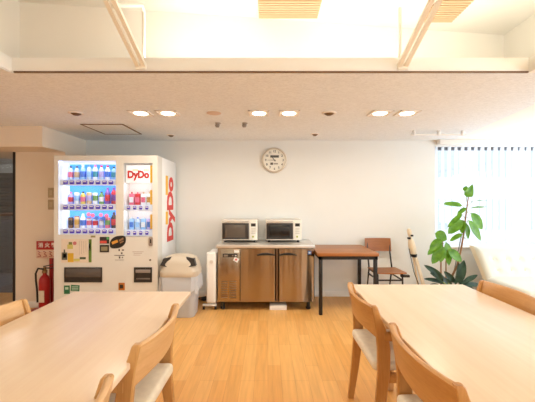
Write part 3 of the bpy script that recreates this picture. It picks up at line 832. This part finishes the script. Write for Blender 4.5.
# ------------------------------------------------------------------ steel counter fridge
FX0, FX1, FY = -.628, .572, 4.05
fg = thing('counter_fridge', 'stainless steel two-door counter fridge against the far wall', 'fridge', (0, 4.34, 0))
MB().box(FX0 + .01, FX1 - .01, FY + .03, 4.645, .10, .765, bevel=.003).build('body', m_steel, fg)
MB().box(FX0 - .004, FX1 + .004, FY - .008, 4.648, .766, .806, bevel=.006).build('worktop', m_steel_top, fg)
MB().box(FX0 + .012, -.345, FY + .005, FY + .03, .115, .760, bevel=.004).build('compressor_panel', m_steel, fg)
lv = MB()
for (a, b) in ((-.575, -.495), (-.475, -.390)):
    for k in range(8):
        lv.box(a, b, FY - .004, FY + .008, .155 + k * .028, .167 + k * .028, bevel=.003)
lv.build('louvre', STEEL('louvre_steel', (150, 128, 106), .35), fg)
cp = MB().box(-.555, -.375, FY - .004, FY + .006, .655, .70, bevel=.004)
cp.box(-.54, -.49, FY - .006, FY - .003, .665, .688, mat=1).box(-.44, -.42, FY - .006, FY - .003, .668, .684, mat=1).box(-.405, -.385, FY - .006, FY - .003, .668, .684, mat=2)
cp.build('control_strip', [m_dark, M('strip_grey', (128, 118, 108), .3), M('strip_white', (225, 220, 214), .3)], fg)
sk = MB().box(-.415, -.355, FY + .001, FY + .006, .712, .745, mat=0).box(-.420, -.360, FY - .001, FY + .004, .600, .650, mat=0, rot=Matrix.Rotation(.5, 3, 'Y')).lathe([(0, -.004), (.013, -.004), (.013, 0)], (-.39, FY - .001, .628), 14, mat=1, axis='y')
sk.build('sticker', [m_white, M('sticker_pink', (210, 90, 90), .4)], fg, smooth=False)
def fdoor(a, b, hx):
    inner = b if hx[1] < .12 else a; sg_ = 1 if inner == a else -1; outer = b if inner == a else a
    prof = [(outer, FY + .03), (outer, FY), (outer + -sg_ * .006, FY - .006)]
    for k in range(13):
        u = k / 12; dx_ = .085 * (1 - u)
        prof.append((inner + sg_ * dx_, FY - .006 + .005 * math.sin(u * PI * 1.5) ** 2 * (1 if u < .67 else 0) + (.030 * ((u - .67) / .33) ** 2 if u > .67 else 0)))
    prof.append((inner, FY + .03))
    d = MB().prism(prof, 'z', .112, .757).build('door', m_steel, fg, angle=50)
    # dished dark pull along the top
    n = 9; rings = []
    for k in range(n):
        t_ = k / (n - 1); x = hx[0] + (hx[1] - hx[0]) * t_
        zc = .682 + .014 * math.sin(PI * t_)
        th = .008 + .008 * math.sin(PI * t_)
        rings.append([(x, FY - .005, zc - th), (x, FY - .022, zc - th * .6), (x, FY - .022, zc + th * .6), (x, FY - .005, zc + th)])
    MB().loft(rings).build('handle', m_black, d)
    return d
fdoor(-.338, .098, (-.135, .085)); fdoor(.122, .562, (.135, .350))
MB().box(.098, .122, FY + .004, FY + .03, .115, .757).build('centre_post', STEEL('post_steel', (120, 100, 84), .3), fg, smooth=False)
MB().box(.488, .528, FY - .0085, FY - .0055, .690, .735).box(.496, .520, FY - .010, FY - .008, .70, .724, mat=1).build('maker_badge', [M('badge_blue', (60, 96, 160), .4), M('badge_white', (200, 214, 232), .4)], fg, smooth=False)
for x in (-.56, .50):
    for y in (FY + .07, 4.58):
        MB().lathe([(.018, 0), (.03, .008), (.03, .03), (.022, .035), (.022, .10)], (x, y, 0), 14).lathe([(0, 0), (.018, 0)], (x, y, 0), 14).build('leg', m_black, fg)
bxo = MB().box(.02, .23, FY + .02, FY + .22, .001, .058, bevel=.004)
tag(bxo.build('storage_box', m_white), 'low white box on the floor under the steel fridge', 'box')

# microwaves
m_mwb = M('microwave_silver', (214, 206, 196), .3, .3, var=.01)
m_mwp = M('microwave_panel', (232, 228, 218), .35, var=.01)
def microwave(name, label, xc, tint):
    t = thing(name, label, 'microwave', (xc, 4.44, .806), 'microwaves on the fridge')
    w, yf, z0, z1 = .232, 4.285, .836, 1.099
    MB().box(xc - w, xc + w, yf + .02, 4.632, z0, z1, bevel=.006).build('body', m_mwb, t)
    d = MB().box(xc - w, xc + .125, yf, yf + .022, z0, z1, bevel=.004).build('door', m_mwb, t)
    MB().box(xc - w + .006, xc + .119, yf - .003, yf + .002, z0 + .012, z1 - .042, bevel=.002).build('door_frame', m_dark, d)
    MB().box(xc - w + .045, xc + .075, yf - .005, yf - .002, z0 + .035, z1 - .065, bevel=.001).build('window', tint, d)
    MB().box(xc - w + .01, xc + .115, yf - .018, yf - .001, z1 - .028, z1 - .010, bevel=.005).build('handle', M('handle_silver', (226, 222, 214), .25, .5), d)
    p = MB().box(xc + .127, xc + w, yf + .002, yf + .022, z0, z1, bevel=.004).build('control_panel', m_mwp, t)
    MB().box(xc + .147, xc + .207, yf - .001, yf + .004, z1 - .085, z1 - .045).build('display', m_dark, p, smooth=False)
    for k in range(3):
        MB().box(xc + .150, xc + .205, yf - .001, yf + .004, z1 - .125 - k * .028, z1 - .108 - k * .028, bevel=.002).build('button', M('mw_button', (206, 200, 190), .4), p)
    MB().lathe([(0, -.006), (.012, -.006), (.013, .003)], (xc + .172, yf + .002, z0 + .045), 14, axis='y').build('start_button', M('mw_green', (170, 176, 70), .4), p)
    for sx_ in (-.19, .19):
        for y in (yf + .05, 4.58):
            MB().lathe([(0, 0), (.016, 0), (.016, .031)], (xc + sx_, y, .8065), 12).build('foot', m_black, t)
microwave('microwave', 'silver microwave with a brownish door window on the heater side of the fridge', -.367, M('mw_window_brown', (92, 80, 70), .22, var=.05))
microwave('microwave', 'silver microwave with a black door window beside the wooden side table', .205, M('mw_window_black', (30, 28, 28), .15, var=.05))

# ------------------------------------------------------------------ wall clock
ck = thing('wall_clock', 'round white wall clock on the far wall above the microwaves', 'clock', (.09, YW, 1.92))
cx, cz = .09, 1.915
MB().lathe([(0, -.001), (.172, -.001), (.178, -.02), (.172, -.036), (.158, -.040), (.152, -.030), (.152, -.022)], (cx, YW - .001, cz), 48, axis='y').build('rim', M('clock_rim', (214, 202, 186), .35, .4, var=.01), ck)
fc = MB().lathe([(0, -.024), (.153, -.024), (.153, -.018)], (cx, YW - .001, cz), 48, axis='y').build('dial', M('clock_dial', (244, 240, 228), .5, var=0), ck)
yd = YW - .026
m_ink = M('clock_ink', (52, 46, 42), .5, var=0)
for hh in range(1, 13):
    a = PI / 2 - hh * PI / 6
    if hh == 3: continue
    text('numeral', str(hh), .042, m_ink, fc, (cx + .122 * math.cos(a), yd, cz + .122 * math.sin(a)), bold=.001, ext=.0003)
text('numeral', '3', .042, m_ink, fc, (cx + .122, yd, cz), bold=.001, ext=.0003)
MB().box(cx - .058, cx + .062, yd - .001, yd + .002, cz + .036, cz + .068).build('date_window', M('lcd_dark', (70, 64, 56), .3), fc, smooth=False)
MB().box(cx - .058, cx - .018, yd - .001, yd + .002, cz - .066, cz - .034).box(cx - .01, cx + .05, yd - .001, yd + .002, cz - .06, cz - .042, mat=1).build('weather_window', [M('lcd_dark2', (74, 68, 60), .3), M('lcd_grey', (150, 142, 130), .3)], fc, smooth=False)
def hand(ang, ln, w, nm):
    a = math.radians(ang); d = Vector((math.sin(a), 0, math.cos(a))); s = Vector((math.cos(a), 0, -math.sin(a)))
    c = Vector((cx, yd - .003, cz)); b = MB()
    P = [c - d * .02 - s * w, c - d * .02 + s * w, c + d * ln + s * w * .5, c + d * ln - s * w * .5]
    b.loft([P, [p + Vector((0, -.002, 0)) for p in P]]).build(nm, m_ink, ck, smooth=False)
hand(-38, .06, .006, 'hour_hand'); hand(-90, .10, .0035, 'minute_hand')

# ------------------------------------------------------------------ wooden side table
stb = thing('side_table', 'brown wooden side table with black steel legs beside the fridge', 'table', (.94, 4.25, 0))
MB().box(.582, 1.302, 3.876, 4.63, .695, .732, bevel=.004).build('tabletop', m_brown, stb)
fm = MB()
for (a, b, c, d) in ((.60, 1.29, 3.89, 3.925), (.60, 1.29, 4.58, 4.615), (.60, .635, 3.89, 4.615), (1.255, 1.29, 3.89, 4.615)):
    fm.box(a, b, c, d, .655, .694)
fm.build('frame', m_black, stb, smooth=False)
for x in (.602, 1.248):
    for y in (3.892, 4.573):
        MB().box(x, x + .04, y, y + .04, 0, .66, bevel=.003).build('leg', m_black, stb)

# brown ply chair with a black frame
ch = thing('plywood_chair', 'brown plywood chair with black metal frame beside the side table', 'chair', (1.53, 4.33, 0))
def ply(x0, x1, y0, y1, zc, th, curve, axis):
    b = MB(); n = 9; rings = []
    for k in range(n):
        t_ = k / (n - 1)
        x = x0 + (x1 - x0) * t_
        dz = curve * (1 - (2 * t_ - 1) ** 2)
        if axis == 'seat':
            rings.append([(x, y0, zc - dz - th + .008), (x, y1, zc - dz - th), (x, y1, zc - dz), (x, y0, zc - dz + .008)])
        else:
            rings.append([(x, y0 + dz, zc[0]), (x, y1 + dz, zc[1]), (x, y1 + dz + th, zc[1]), (x, y0 + dz + th, zc[0])])
    return b.loft(rings)
ply(1.345, 1.712, 4.08, 4.47, .452, .014, .006, 'seat').build('seat', m_ply, ch)
ply(1.335, 1.690, 4.535, 4.565, (.655, .830), .014, .020, 'back').build('backrest', m_ply, ch)
for x in (1.365, 1.672):
    MB().tube([(x, 4.60, .011), (x, 4.47, .44), (x, 4.54, .64), (x, 4.578, .80)], .011, 8).build('rear_leg', m_black, ch)
    MB().tube([(x, 4.09, .011), (x, 4.12, .43)], .011, 8).build('front_leg', m_black, ch)
    MB().tube([(x, 4.12, .428), (x, 4.47, .424)], .010, 8).build('seat_rail', m_black, ch)
MB().tube([(1.365, 4.105, .36), (1.672, 4.105, .36)], .010, 8).build('stretcher', m_black, ch)
MB().tube([(1.672, 4.11, .36), (1.672, 4.50, .36)], .010, 8).tube([(1.365, 4.11, .36), (1.365, 4.50, .36)], .010, 8).build('side_stretcher', m_black, ch)
MB().box(1.655, 1.760, 4.10, 4.15, .395, .425, bevel=.006).build('side_hook', m_black, ch)

# slim folded stand leaning by the chair
m_pale = WOOD('pale_stand_wood', (246, 228, 202), (232, 206, 170), 'Z', .5, 14, .1)
es_ = thing('folded_easel', 'slim pale folded wooden stand with dark straps leaning on the wall beside the plant', 'stand', (1.98, 4.40, 0))
def zt(z):   # axis of the leaning bundle
    return Vector((2.052 - z * .128, 4.40 + z * .14, z))
def seg(zs, ws, ds, nm, mat, n=14):
    rings = []
    for z, w, d in zip(zs, ws, ds):
        c = zt(z)
        rings.append([(c.x + w * math.cos(2 * PI * k / n), c.y + d * math.sin(2 * PI * k / n), z) for k in range(n)])
    return MB().loft(rings).build(nm, mat, es_)
seg((.585, .62, .72, .80, .835), (.026, .040, .052, .040, .020), (.03, .035, .04, .03, .02), 'body', m_pale)
seg((.82, .86, .88, .93, .955, .965), (.018, .020, .030, .032, .024, .01), (.018, .02, .025, .025, .018, .01), 'head', m_pale)
seg((.585, .625), (.034, .046), (.040, .043), 'strap', m_black)
MB().box(zt(.84).x - .045, zt(.84).x - .010, zt(.84).y - .035, zt(.84).y, .825, .85).box(zt(.87).x - .002, zt(.87).x + .03, zt(.87).y - .035, zt(.87).y, .862, .885).build('clip', m_black, es_, smooth=False)
for (dx, dy) in ((-.022, 0), (.012, -.03), (.048, -.01)):
    MB().tube([(zt(.62).x + dx * .5, zt(.62).y + dy * .5, .62), (2.055 + dx * 1.3, 4.38 + dy * 3, .012)], .014, 8).build('leg', m_pale, es_)
MB().tube([tuple(zt(.70) + Vector((-.055, -.02, 0))), tuple(zt(.4) + Vector((-.055, -.04, 0))), tuple(zt(.1) + Vector((.0, -.05, 0)))], .005, 6).build('cord', m_black, es_)

# ------------------------------------------------------------------ sofa
sf = thing('sofa', 'white tufted armless sofa in front of the window blind', 'sofa', (3.4, 3.95, 0))
SX0, SX1 = 2.72, 4.10
MB().box(SX0, SX1, 3.46, 4.20, .22, .40, bevel=.05, seg=4).build('seat', m_sofa, sf)
MB().box(SX0 + .03, SX1 - .03, 3.50, 4.18, .09, .23, bevel=.01).build('base', m_sofa_side, sf)
# tufted reclined back
bk = MB(); nx, nz_ = 60, 28; rings = []
tufts = [(SX0 + .17 + i * .17, j) for j in (.30, .62) for i in range(8)]
front = []
for j in range(nz_ + 1):
    v = j / nz_; row = []
    for i in range(nx + 1):
        u = i / nx; x = SX0 + (SX1 - SX0) * u; z = .36 + .385 * v
        edge = min(u * (SX1 - SX0), (1 - u) * (SX1 - SX0), v * .385 + .05, (1 - v) * .385)
        e = max(0, 1 - edge / .05)
        y = 4.06 + .27 * v + .05 * e * e
        for (tx, tv) in tufts:
            dd = ((x - tx) ** 2 + ((v - tv) * .385) ** 2)
            y += .024 * math.exp(-dd / .0011)
        row.append((x, y, z))
    front.append(row)
G = [[bk.bm.verts.new(p) for p in r] for r in front]
Bk = [[bk.bm.verts.new((p[0], 4.19 + .29 * (j / nz_), p[2])) for p in r] for j, r in enumerate(front)]
for j in range(nz_):
    for i in range(nx):
        bk.bm.faces.new((G[j][i], G[j][i+1], G[j+1][i+1], G[j+1][i]))
        bk.bm.faces.new((Bk[j][i], Bk[j+1][i], Bk[j+1][i+1], Bk[j][i+1]))
for j in range(nz_):
    f = bk.bm.faces.new((G[j][0], G[j+1][0], Bk[j+1][0], Bk[j][0])); f.material_index = 1
    f = bk.bm.faces.new((G[j][nx], Bk[j][nx], Bk[j+1][nx], G[j+1][nx])); f.material_index = 1
for i in range(nx):
    bk.bm.faces.new((G[nz_][i], G[nz_][i+1], Bk[nz_][i+1], Bk[nz_][i])); bk.bm.faces.new((G[0][i], Bk[0][i], Bk[0][i+1], G[0][i+1]))
bko = bk.build('backrest', [m_sofa, m_sofa_side], sf, angle=60)
for (tx, tv) in tufts:
    MB().lathe([(0, -.006), (.008, -.004), (.010, .002)], (tx, 4.06 + .27 * tv + .020, .36 + .385 * tv), 10, axis='y').build('tuft_button', m_sofa_side, bko)
for x in (SX0 + .08, SX1 - .08):
    for y in (3.54, 4.12):
        MB().cyl((x, y, 0), (x, y, .10), .018, .024, 12).build('leg', m_dark, sf)

# ------------------------------------------------------------------ plants
def leaf_mesh(b, base, tip, width, normal, fold=.25, droop=.1, mat=0, n=9, shape='round'):
    base, tip = Vector(base), Vector(tip)
    d = tip - base; L_ = d.length; d.normalize()
    nrm = Vector(normal); nrm = (nrm - d * nrm.dot(d)).normalized(); s = d.cross(nrm).normalized()
    rows = []
    for k in range(n + 1):
        t_ = k / n
        if shape == 'round': w = 1.25 * width * (math.sin(PI * min(1, t_ ** .85)) ** .6 if 0 < t_ < 1 else 0.02)
        elif shape == 'heart': w = width * (math.sin(PI * t_ ** .55) ** .8 if 0 < t_ < 1 else 0.02)
        else: w = 1.35 * width * (math.sin(PI * t_ ** .9) ** .7 if 0 < t_ < 1 else 0.02)
        c = base + d * (L_ * t_) - Vector((0, 0, 1)) * droop * L_ * t_ * t_
        row = []
        for q in (-1, -.5, 0, .5, 1):
            row.append(c + s * (w * q) + nrm * (fold * w * abs(q) + .004 * math.sin(6 * t_ + q)))
        rows.append(row)
    V = [[b.bm.verts.new(p) for p in r] for r in rows]
    for a, c in zip(V, V[1:]):
        for q in range(4):
            f = b.bm.faces.new((a[q], a[q+1], c[q+1], c[q])); f.material_index = mat
PS = 82.0; PY = 331 / PS
def pt(px, py, dy=0.0):
    Y_ = PY + dy
    return ((px - 268) * Y_ / 331, Y_, 1.35 + (200.5 - py) * Y_ / 331)
m_leaf = LEAF('bright_leaf', (82, 138, 26), (122, 176, 50))
m_leafd = LEAF('dark_leaf', (34, 62, 48), (62, 92, 70))
m_stem = M('plant_stem', (150, 112, 76), .7, var=.12, vscale=30)
m_stemg = M('plant_petiole', (128, 150, 70), .6, var=.08)
m_pot = M('pot_white', (232, 228, 220), .4, var=.02)
m_soil = M('potting_soil', (62, 46, 34), .95, var=.2, vscale=60)
tp = thing('potted_plant', 'tall leafy potted plant with curved brown stem in front of the blind', 'plant', pt(450, 311))
tp.location.z = 0
bxp, byp = tp.location.x, tp.location.y
def pot(parent, x, y, r, h):
    MB().lathe([(0, 0), (r * .78, 0), (r * .80, .01), (r, h - .02), (r * 1.06, h - .015), (r * 1.06, h), (r * .95, h), (r * .92, h - .035), (0, h - .035)], (x, y, .002), 28).build('pot', m_pot, parent)
    MB().lathe([(0, h - .028), (r * .91, h - .03), (r * .91, h - .05), (0, h - .05)], (x, y, .002), 24).build('soil', m_soil, parent)
pot(tp, bxp, byp, .125, .24)
sb = MB().tube([(bxp + .01, byp, .2), pt(449, 284), pt(452, 276), pt(457, 266), pt(461, 250, .01), pt(464, 232, .01), pt(466, 214), pt(468, 200), pt(470, 188)], [.013, .013, .013, .012, .011, .010, .009, .007, .005], 8)
sb.tube([(bxp - .05, byp, .2), pt(441, 286), pt(441, 262), pt(443, 240)], [.010, .010, .009, .006], 8)
sb.tube([(bxp - .02, byp + .03, .2), pt(446, 284, .05), pt(446, 262, .05), pt(448, 250, .04)], [.009, .009, .008, .005], 8)
sb.build('trunk', m_stem, tp)
MB().tube([pt(451, 286, .08), pt(463, 228, .06)], .006, 6).build('support_cane', M('cane_grey', (140, 140, 132), .5), tp)
fl = MB(); pe = MB()
TALL = [  # base px, tip px, half width m, normal, shape
    ((466.5, 197), (472.5, 184), .058, (.1, -1, .1), 'heart'),
    ((464, 191), (467, 186), .022, (-.4, -1, .1), 'round'),
    ((462, 205.5), (443.5, 203), .034, (0, -.75, .65), 'round'),
    ((470, 208.5), (488, 206), .017, (0, -.35, .95), 'round'),
    ((472, 201.5), (487.5, 200), .010, (0, -.2, 1), 'round'),
    ((466, 208), (457, 214.5), .022, (-.2, -.8, .6), 'round'),
    ((462, 214), (447.5, 226.5), .024, (-.45, -.75, .4), 'round'),
    ((462, 220), (448, 233), .046, (-.3, -1, .2), 'round'),
    ((471, 213), (482.5, 229), .052, (.2, -1, .25), 'round'),
    ((468, 220), (481, 240), .046, (.4, -.9, .1), 'round'),
    ((463, 220), (462, 233), .030, (-.6, -.7, .1), 'round'),
    ((466, 223), (468, 239), .036, (.5, -1, .05), 'round'),
    ((462, 234), (450, 240.5), .026, (-.2, -.6, .7), 'round'),
    ((435, 233.5), (447, 239), .055, (.1, -.9, .3), 'round'),
    ((441, 239), (430, 250), .040, (-.4, -.8, .4), 'round'),
    ((442, 243), (427.5, 254), .034, (-.2, -.7, .5), 'round'),
    ((443, 246), (432, 263), .046, (-.3, -1, .1), 'round'),
    ((446, 242), (449, 265), .048, (.3, -1, .1), 'round'),
    ((448, 250), (462, 261), .048, (.3, -.95, .25), 'round'),
    ((444, 247), (440, 262), .036, (.1, -1, 0), 'round'),
]
for i, (a, b_, w, nm, shp) in enumerate(TALL):
    dy = random.uniform(-.05, .05)
    leaf_mesh(fl, pt(a[0], a[1], dy), pt(b_[0], b_[1], dy - .03), w, nm, fold=.22, droop=.04, shape=shp)
    tx = 466 if i < 13 else 444
    pe.tube([pt(a[0], a[1], dy), pt(tx + (a[0] - tx) * .2, a[1] + 5, 0)], .0035, 5)
fl.build('foliage', m_leaf, tp); pe.build('leaf_stalks', m_stemg, tp)
lp = thing('rubber_plant', 'low dark-leaved potted plant at the foot of the tall plant', 'plant', pt(466, 311, -.18))
lp.location.z = 0
lx, ly = lp.location.x, lp.location.y
pot(lp, lx, ly, .10, .18)
ls_ = MB(); lf = MB()
LOW = [((455, 285), (459, 261), .032, (.5, -1, .2)), ((459, 284), (464, 258), .036, (-.5, -1, .1)), ((462, 284), (478, 273), .022, (.1, -.6, .8)),
       ((464, 286), (482, 283), .026, (.1, -.6, .8)), ((455, 283), (444, 270), .026, (-.3, -.9, .4)), ((448, 283), (430, 271), .030, (-.2, -.7, .6)),
       ((446, 284), (424, 277), .028, (-.1, -.6, .8)), ((444, 279), (424, 263), .028, (-.3, -.8, .5)), ((440, 286), (428, 285), .024, (0, -.6, .8)),
       ((452, 286), (440, 276), .028, (-.1, -1, .3)), ((466, 288), (476, 290), .024, (.2, -.7, .6)), ((458, 288), (470, 277), .024, (.4, -.8, .5)), ((443, 282), (433, 267), .022, (-.4, -.9, .2))]
for (a, b_, w, nm) in LOW:
    dy = random.uniform(-.12, .02)
    leaf_mesh(lf, pt(a[0], a[1], dy - .02), pt(b_[0], b_[1], dy), w, nm, fold=.3, droop=.08, shape='long')
    ls_.tube([pt(a[0], a[1], dy - .02), (lx, ly, .19)], .005, 5)
lf.build('foliage', m_leafd, lp); ls_.build('stems', m_stemg, lp)

# ------------------------------------------------------------------ dining tables
def dining_table(xa, xb, yfar, ln, label):
    t = thing('dining_table', label, 'table', ((xa + xb) / 2, yfar - ln / 2, 0), 'long beech dining tables')
    y0 = yfar - ln
    MB().box(xa, xb, y0, yfar, .692, .72, bevel=.006, seg=3).build('tabletop', m_table, t)
    r = MB()
    for (a, b, c, d) in ((xa + .22, xb - .22, yfar - .14, yfar - .115), (xa + .22, xb - .22, y0 + .115, y0 + .14), (xa + .385, xa + .41, y0 + .12, yfar - .12), (xb - .41, xb - .385, y0 + .12, yfar - .12)):
        r.box(a, b, c, d, .640, .692)
    r.build('apron', m_tableleg, t, smooth=False)
    for x in (xa + .25, xb - .25):
        for y in (y0 + .10, yfar - .12):
            s = 1 if x > (xa + xb) / 2 else -1
            MB().box(x - .026, x + .026, y - .026, y + .026, 0, .692, bevel=.008).build('leg', m_tableleg, t)
dining_table(-1.342, -.535, 2.297, 1.9, 'long pale beech dining table in front of the vending machine')
dining_table(.617, 1.466, 2.49, 1.9, 'long pale beech dining table in front of the plant')

# ------------------------------------------------------------------ dining chairs
def make_chair(mv, mh, label, grp):
    t = thing('dining_chair', label, 'chair', (0, 0, 0), grp)
    W = .265
    def post(z):
        tab = [(0, -.302, -.264), (.22, -.280, -.228), (.43, -.264, -.200), (.56, -.266, -.198), (.64, -.274, -.212), (.70, -.284, -.238), (.788, -.303, -.268)]
        for (za, a0, a1), (zb, b0, b1) in zip(tab, tab[1:]):
            if za <= z <= zb:
                t_ = (z - za) / (zb - za); return a0 + (b0 - a0) * t_, a1 + (b1 - a1) * t_
    for s in (-1, 1):
        a, b = sorted((s * W, s * (W - .030)))
        lp_ = []
        for z in (0, .11, .22, .33, .43, .50, .56, .60, .64, .67, .70, .74, .780, .788):
            p, q = post(z); e = .005; g = .004 if z > .785 else 0
            p += g; q -= g
            ya, yb_ = a + g, b - g
            lp_.append([(p + e, ya, z), (q - e, ya, z), (q, ya + e, z), (q, yb_ - e, z), (q - e, yb_, z), (p + e, yb_, z), (p, yb_ - e, z), (p, ya + e, z)])
        MB().loft(lp_).build('rear_leg', mv, t)
        a, b = sorted((s * (W - .002), s * (W - .034)))
        MB().prism([(.095, 0), (.128, 0), (.150, .30), (.150, .605), (.105, .605), (.105, .30)], 'y', a, b, bevel=.005).build('front_leg', mv, t)
        a, b = sorted((s * (W - .030), s * (W + .004)))
        MB().prism([(-.235, .600), (-.235, .645), (-.05, .648), (.140, .632), (.160, .622), (.150, .605), (-.05, .612)], 'y', a, b, bevel=.005).build('armrest', mv, t)
        a, b = sorted((s * (W - .008), s * (W - .030)))
        MB().box(-.220, .12, a, b, .375, .425, bevel=.004).build('side_rail', mh, t)
    MB().box(.100, .128, -W + .03, W - .03, .375, .425, bevel=.004).build('front_rail', mh, t)
    MB().box(-.205, -.180, -W + .03, W - .03, .375, .425, bevel=.004).build('rear_rail', mh, t)
    # bowed back board
    n = 20; rings = []
    for k in range(n + 1):
        u = -1 + 2 * k / n
        y = u * (W - .004)
        bow = .048 * (1 - u * u)
        c = -.262 - bow
        th = .0105 + .006 * u * u
        zb = .628 + .012 * (1 - abs(u) ** 4) - .012
        zt_ = .788
        lean = .022
        rings.append([(c + th + .010, y, zb), (c + th + .010 - lean * .6, y, zb + .08), (c + th - lean, y, zt_ - .006), (c + .004 - lean, y, zt_), (c - .004 - lean, y, zt_), (c - th - lean, y, zt_ - .006), (c - th + .010 - lean * .6, y, zb + .08), (c - th + .010, y, zb)])
    MB().loft(rings).build('backrest', mh, t, angle=50)
    # cushion
    cu = MB().box(-.282, .150, -W + .032, W - .032, .424, .482, bevel=.022, seg=4)
    for v in cu.bm.verts:
        if v.co.z > .46: v.co.z += .012 * max(0, 1 - (v.co.y / .22) ** 2) * max(0, 1 - ((v.co.x + .04) / .2) ** 2)
    cu.build('seat', m_seat, t)
    return t
def place(proto, x, y, rz, label, first):
    o = proto if first else copy_tree(proto)
    o.location = (x, y, 0); o.rotation_euler = (0, 0, rz); o['label'] = label
    return o
cA = make_chair(m_chair_v, m_chair_h, 'x', 'oak chairs at the plant-side table')
cC = make_chair(m_chair_pale_v, m_chair_pale_h, 'x', 'pale oak chairs at the vending-machine table')
place(cA, .850, 2.020, 0, 'oak chair with cream seat at the plant-side table, the aisle-side one nearest the fridge', True)
place(cA, .862, 1.270, .02, 'oak chair at the plant-side table, the nearer one on the aisle side', False)
place(cA, 1.225, 2.075, PI, 'oak chair on the sofa side of the plant-side table', False)
place(cC, -.792, 1.555, PI - .02, 'pale oak chair with cream seat at the vending-machine table, aisle side nearest the bin', True)
place(cC, -.80, .815, PI, 'pale oak chair at the vending-machine table, nearest the viewer on the aisle side', False)
place(cC, -1.112, 1.635, 0, 'pale oak chair at the vending-machine table, on the extinguisher side', False)

# ------------------------------------------------------------------ light
w = bpy.data.worlds.new('World'); SC.world = w; w.use_nodes = True
bg = w.node_tree.nodes['Background']; bg.inputs['Color'].default_value = (.94, .97, 1.0, 1); bg.inputs['Strength'].default_value = 2.0

def area(name, loc, rot, sx, sy, e, col, spread=180, portal=False):
    ld = bpy.data.lights.new(name, 'AREA'); ld.shape = 'RECTANGLE'; ld.size = sx; ld.size_y = sy
    ld.energy = e; ld.color = col; ld.spread = math.radians(spread)
    if portal: ld.cycles.is_portal = True
    o = bpy.data.objects.new(name, ld); COL.objects.link(o); o.location = loc; o.rotation_euler = rot
    return o
# cove strips lying on the ledge, shining up
area('cove_lamp', (.36, 2.27, ZL + .02), (PI, 0, math.radians(3)), 2.35, .05, 12, (.96, 1.0, .92))
area('cove_lamp', (-.1, -1.40, ZL + .02), (PI, 0, 0), 3.0, .05, 30, (.96, 1.0, .92))
area('cove_lamp', (1.86, .4, ZL + .02), (PI, 0, PI / 2), 3.2, .05, 24, (.96, 1.0, .92))
# unseen fill lamps added behind and beside the viewer, without fittings
for x in (-2.9, -1.0, 1.0, 2.9):
    for y in ((-2.1,) if abs(x) < 2 else (-2.1, -.4, 1.2)):
        ld = bpy.data.lights.new('downlight_or_fill_lamp', 'AREA'); ld.shape = 'DISK'; ld.size = .14
        ld.energy = 12.5 if x < -2 else 8; ld.color = (.93, 1.0, .98); ld.spread = math.radians(165)
        lo = bpy.data.objects.new('downlight_or_fill_lamp', ld); COL.objects.link(lo); lo.location = (x, y, Z1 - .015)
ld = bpy.data.lights.new('passage_lamp', 'POINT'); ld.shadow_soft_size = .12; ld.energy = 26; ld.color = (1, .97, .92)
lo = bpy.data.objects.new('passage_lamp', ld); COL.objects.link(lo); lo.location = (-5.0, 6.25, 2.06)
# LED bars tucked under the shelves of the vending machine displays
for (xa_, xb_, zz, e_) in [(LW[0] + .05, LW[1], LW[3] - .03, 1.1)] + [(LW[0] + .05, LW[1], vz(r_[1]) - .004, 1.1) for r_ in rows[:2]] + [(RW[0], RW[1], vz(184), .45), (RW[0], RW[1], vz(210.6) - .004, .45)]:
    ld = bpy.data.lights.new('shelf_led', 'AREA'); ld.shape = 'RECTANGLE'; ld.size = xb_ - xa_; ld.size_y = .015
    ld.energy = e_; ld.color = (.92, .96, 1.0)
    lo = bpy.data.objects.new('shelf_led', ld); COL.objects.link(lo); lo.location = ((xa_ + xb_) / 2, VY + .03, zz); lo.rotation_euler = (math.radians(38), 0, 0)
# daylight through the windows
area('day_window', (3.25, 4.90, 1.42), (-PI / 2, 0, 0), 1.8, 1.35, 9, (.90, .95, 1.0))
area('day_side', (4.34, 2.75, 1.42), (0, PI / 2 + .5, 0), 1.3, 3.0, 84, (.80, .92, 1.0))
area('day_side', (4.34, -.65, 1.42), (0, PI / 2 + .5, 0), 1.3, 3.0, 84, (.80, .92, 1.0))

# ------------------------------------------------------------------ camera
cd = bpy.data.cameras.new('camera'); cd.sensor_width = 36; cd.sensor_fit = 'HORIZONTAL'
cd.lens = 36 * 331 / 535.0
cd.shift_x = -(268 - 267.5) / 535.0; cd.shift_y = -(201 - 200.5) / 535.0
co = bpy.data.objects.new('camera', cd); COL.objects.link(co)
co.location = (0, 0, 1.35); co.rotation_euler = (PI / 2, 0, 0)
cd.clip_start = .02
SC.camera = co
vs = SC.view_settings
vs.view_transform = 'Standard'; vs.look = 'None'; vs.gamma = 1; vs.use_curve_mapping = False
vs.exposure = -0.44
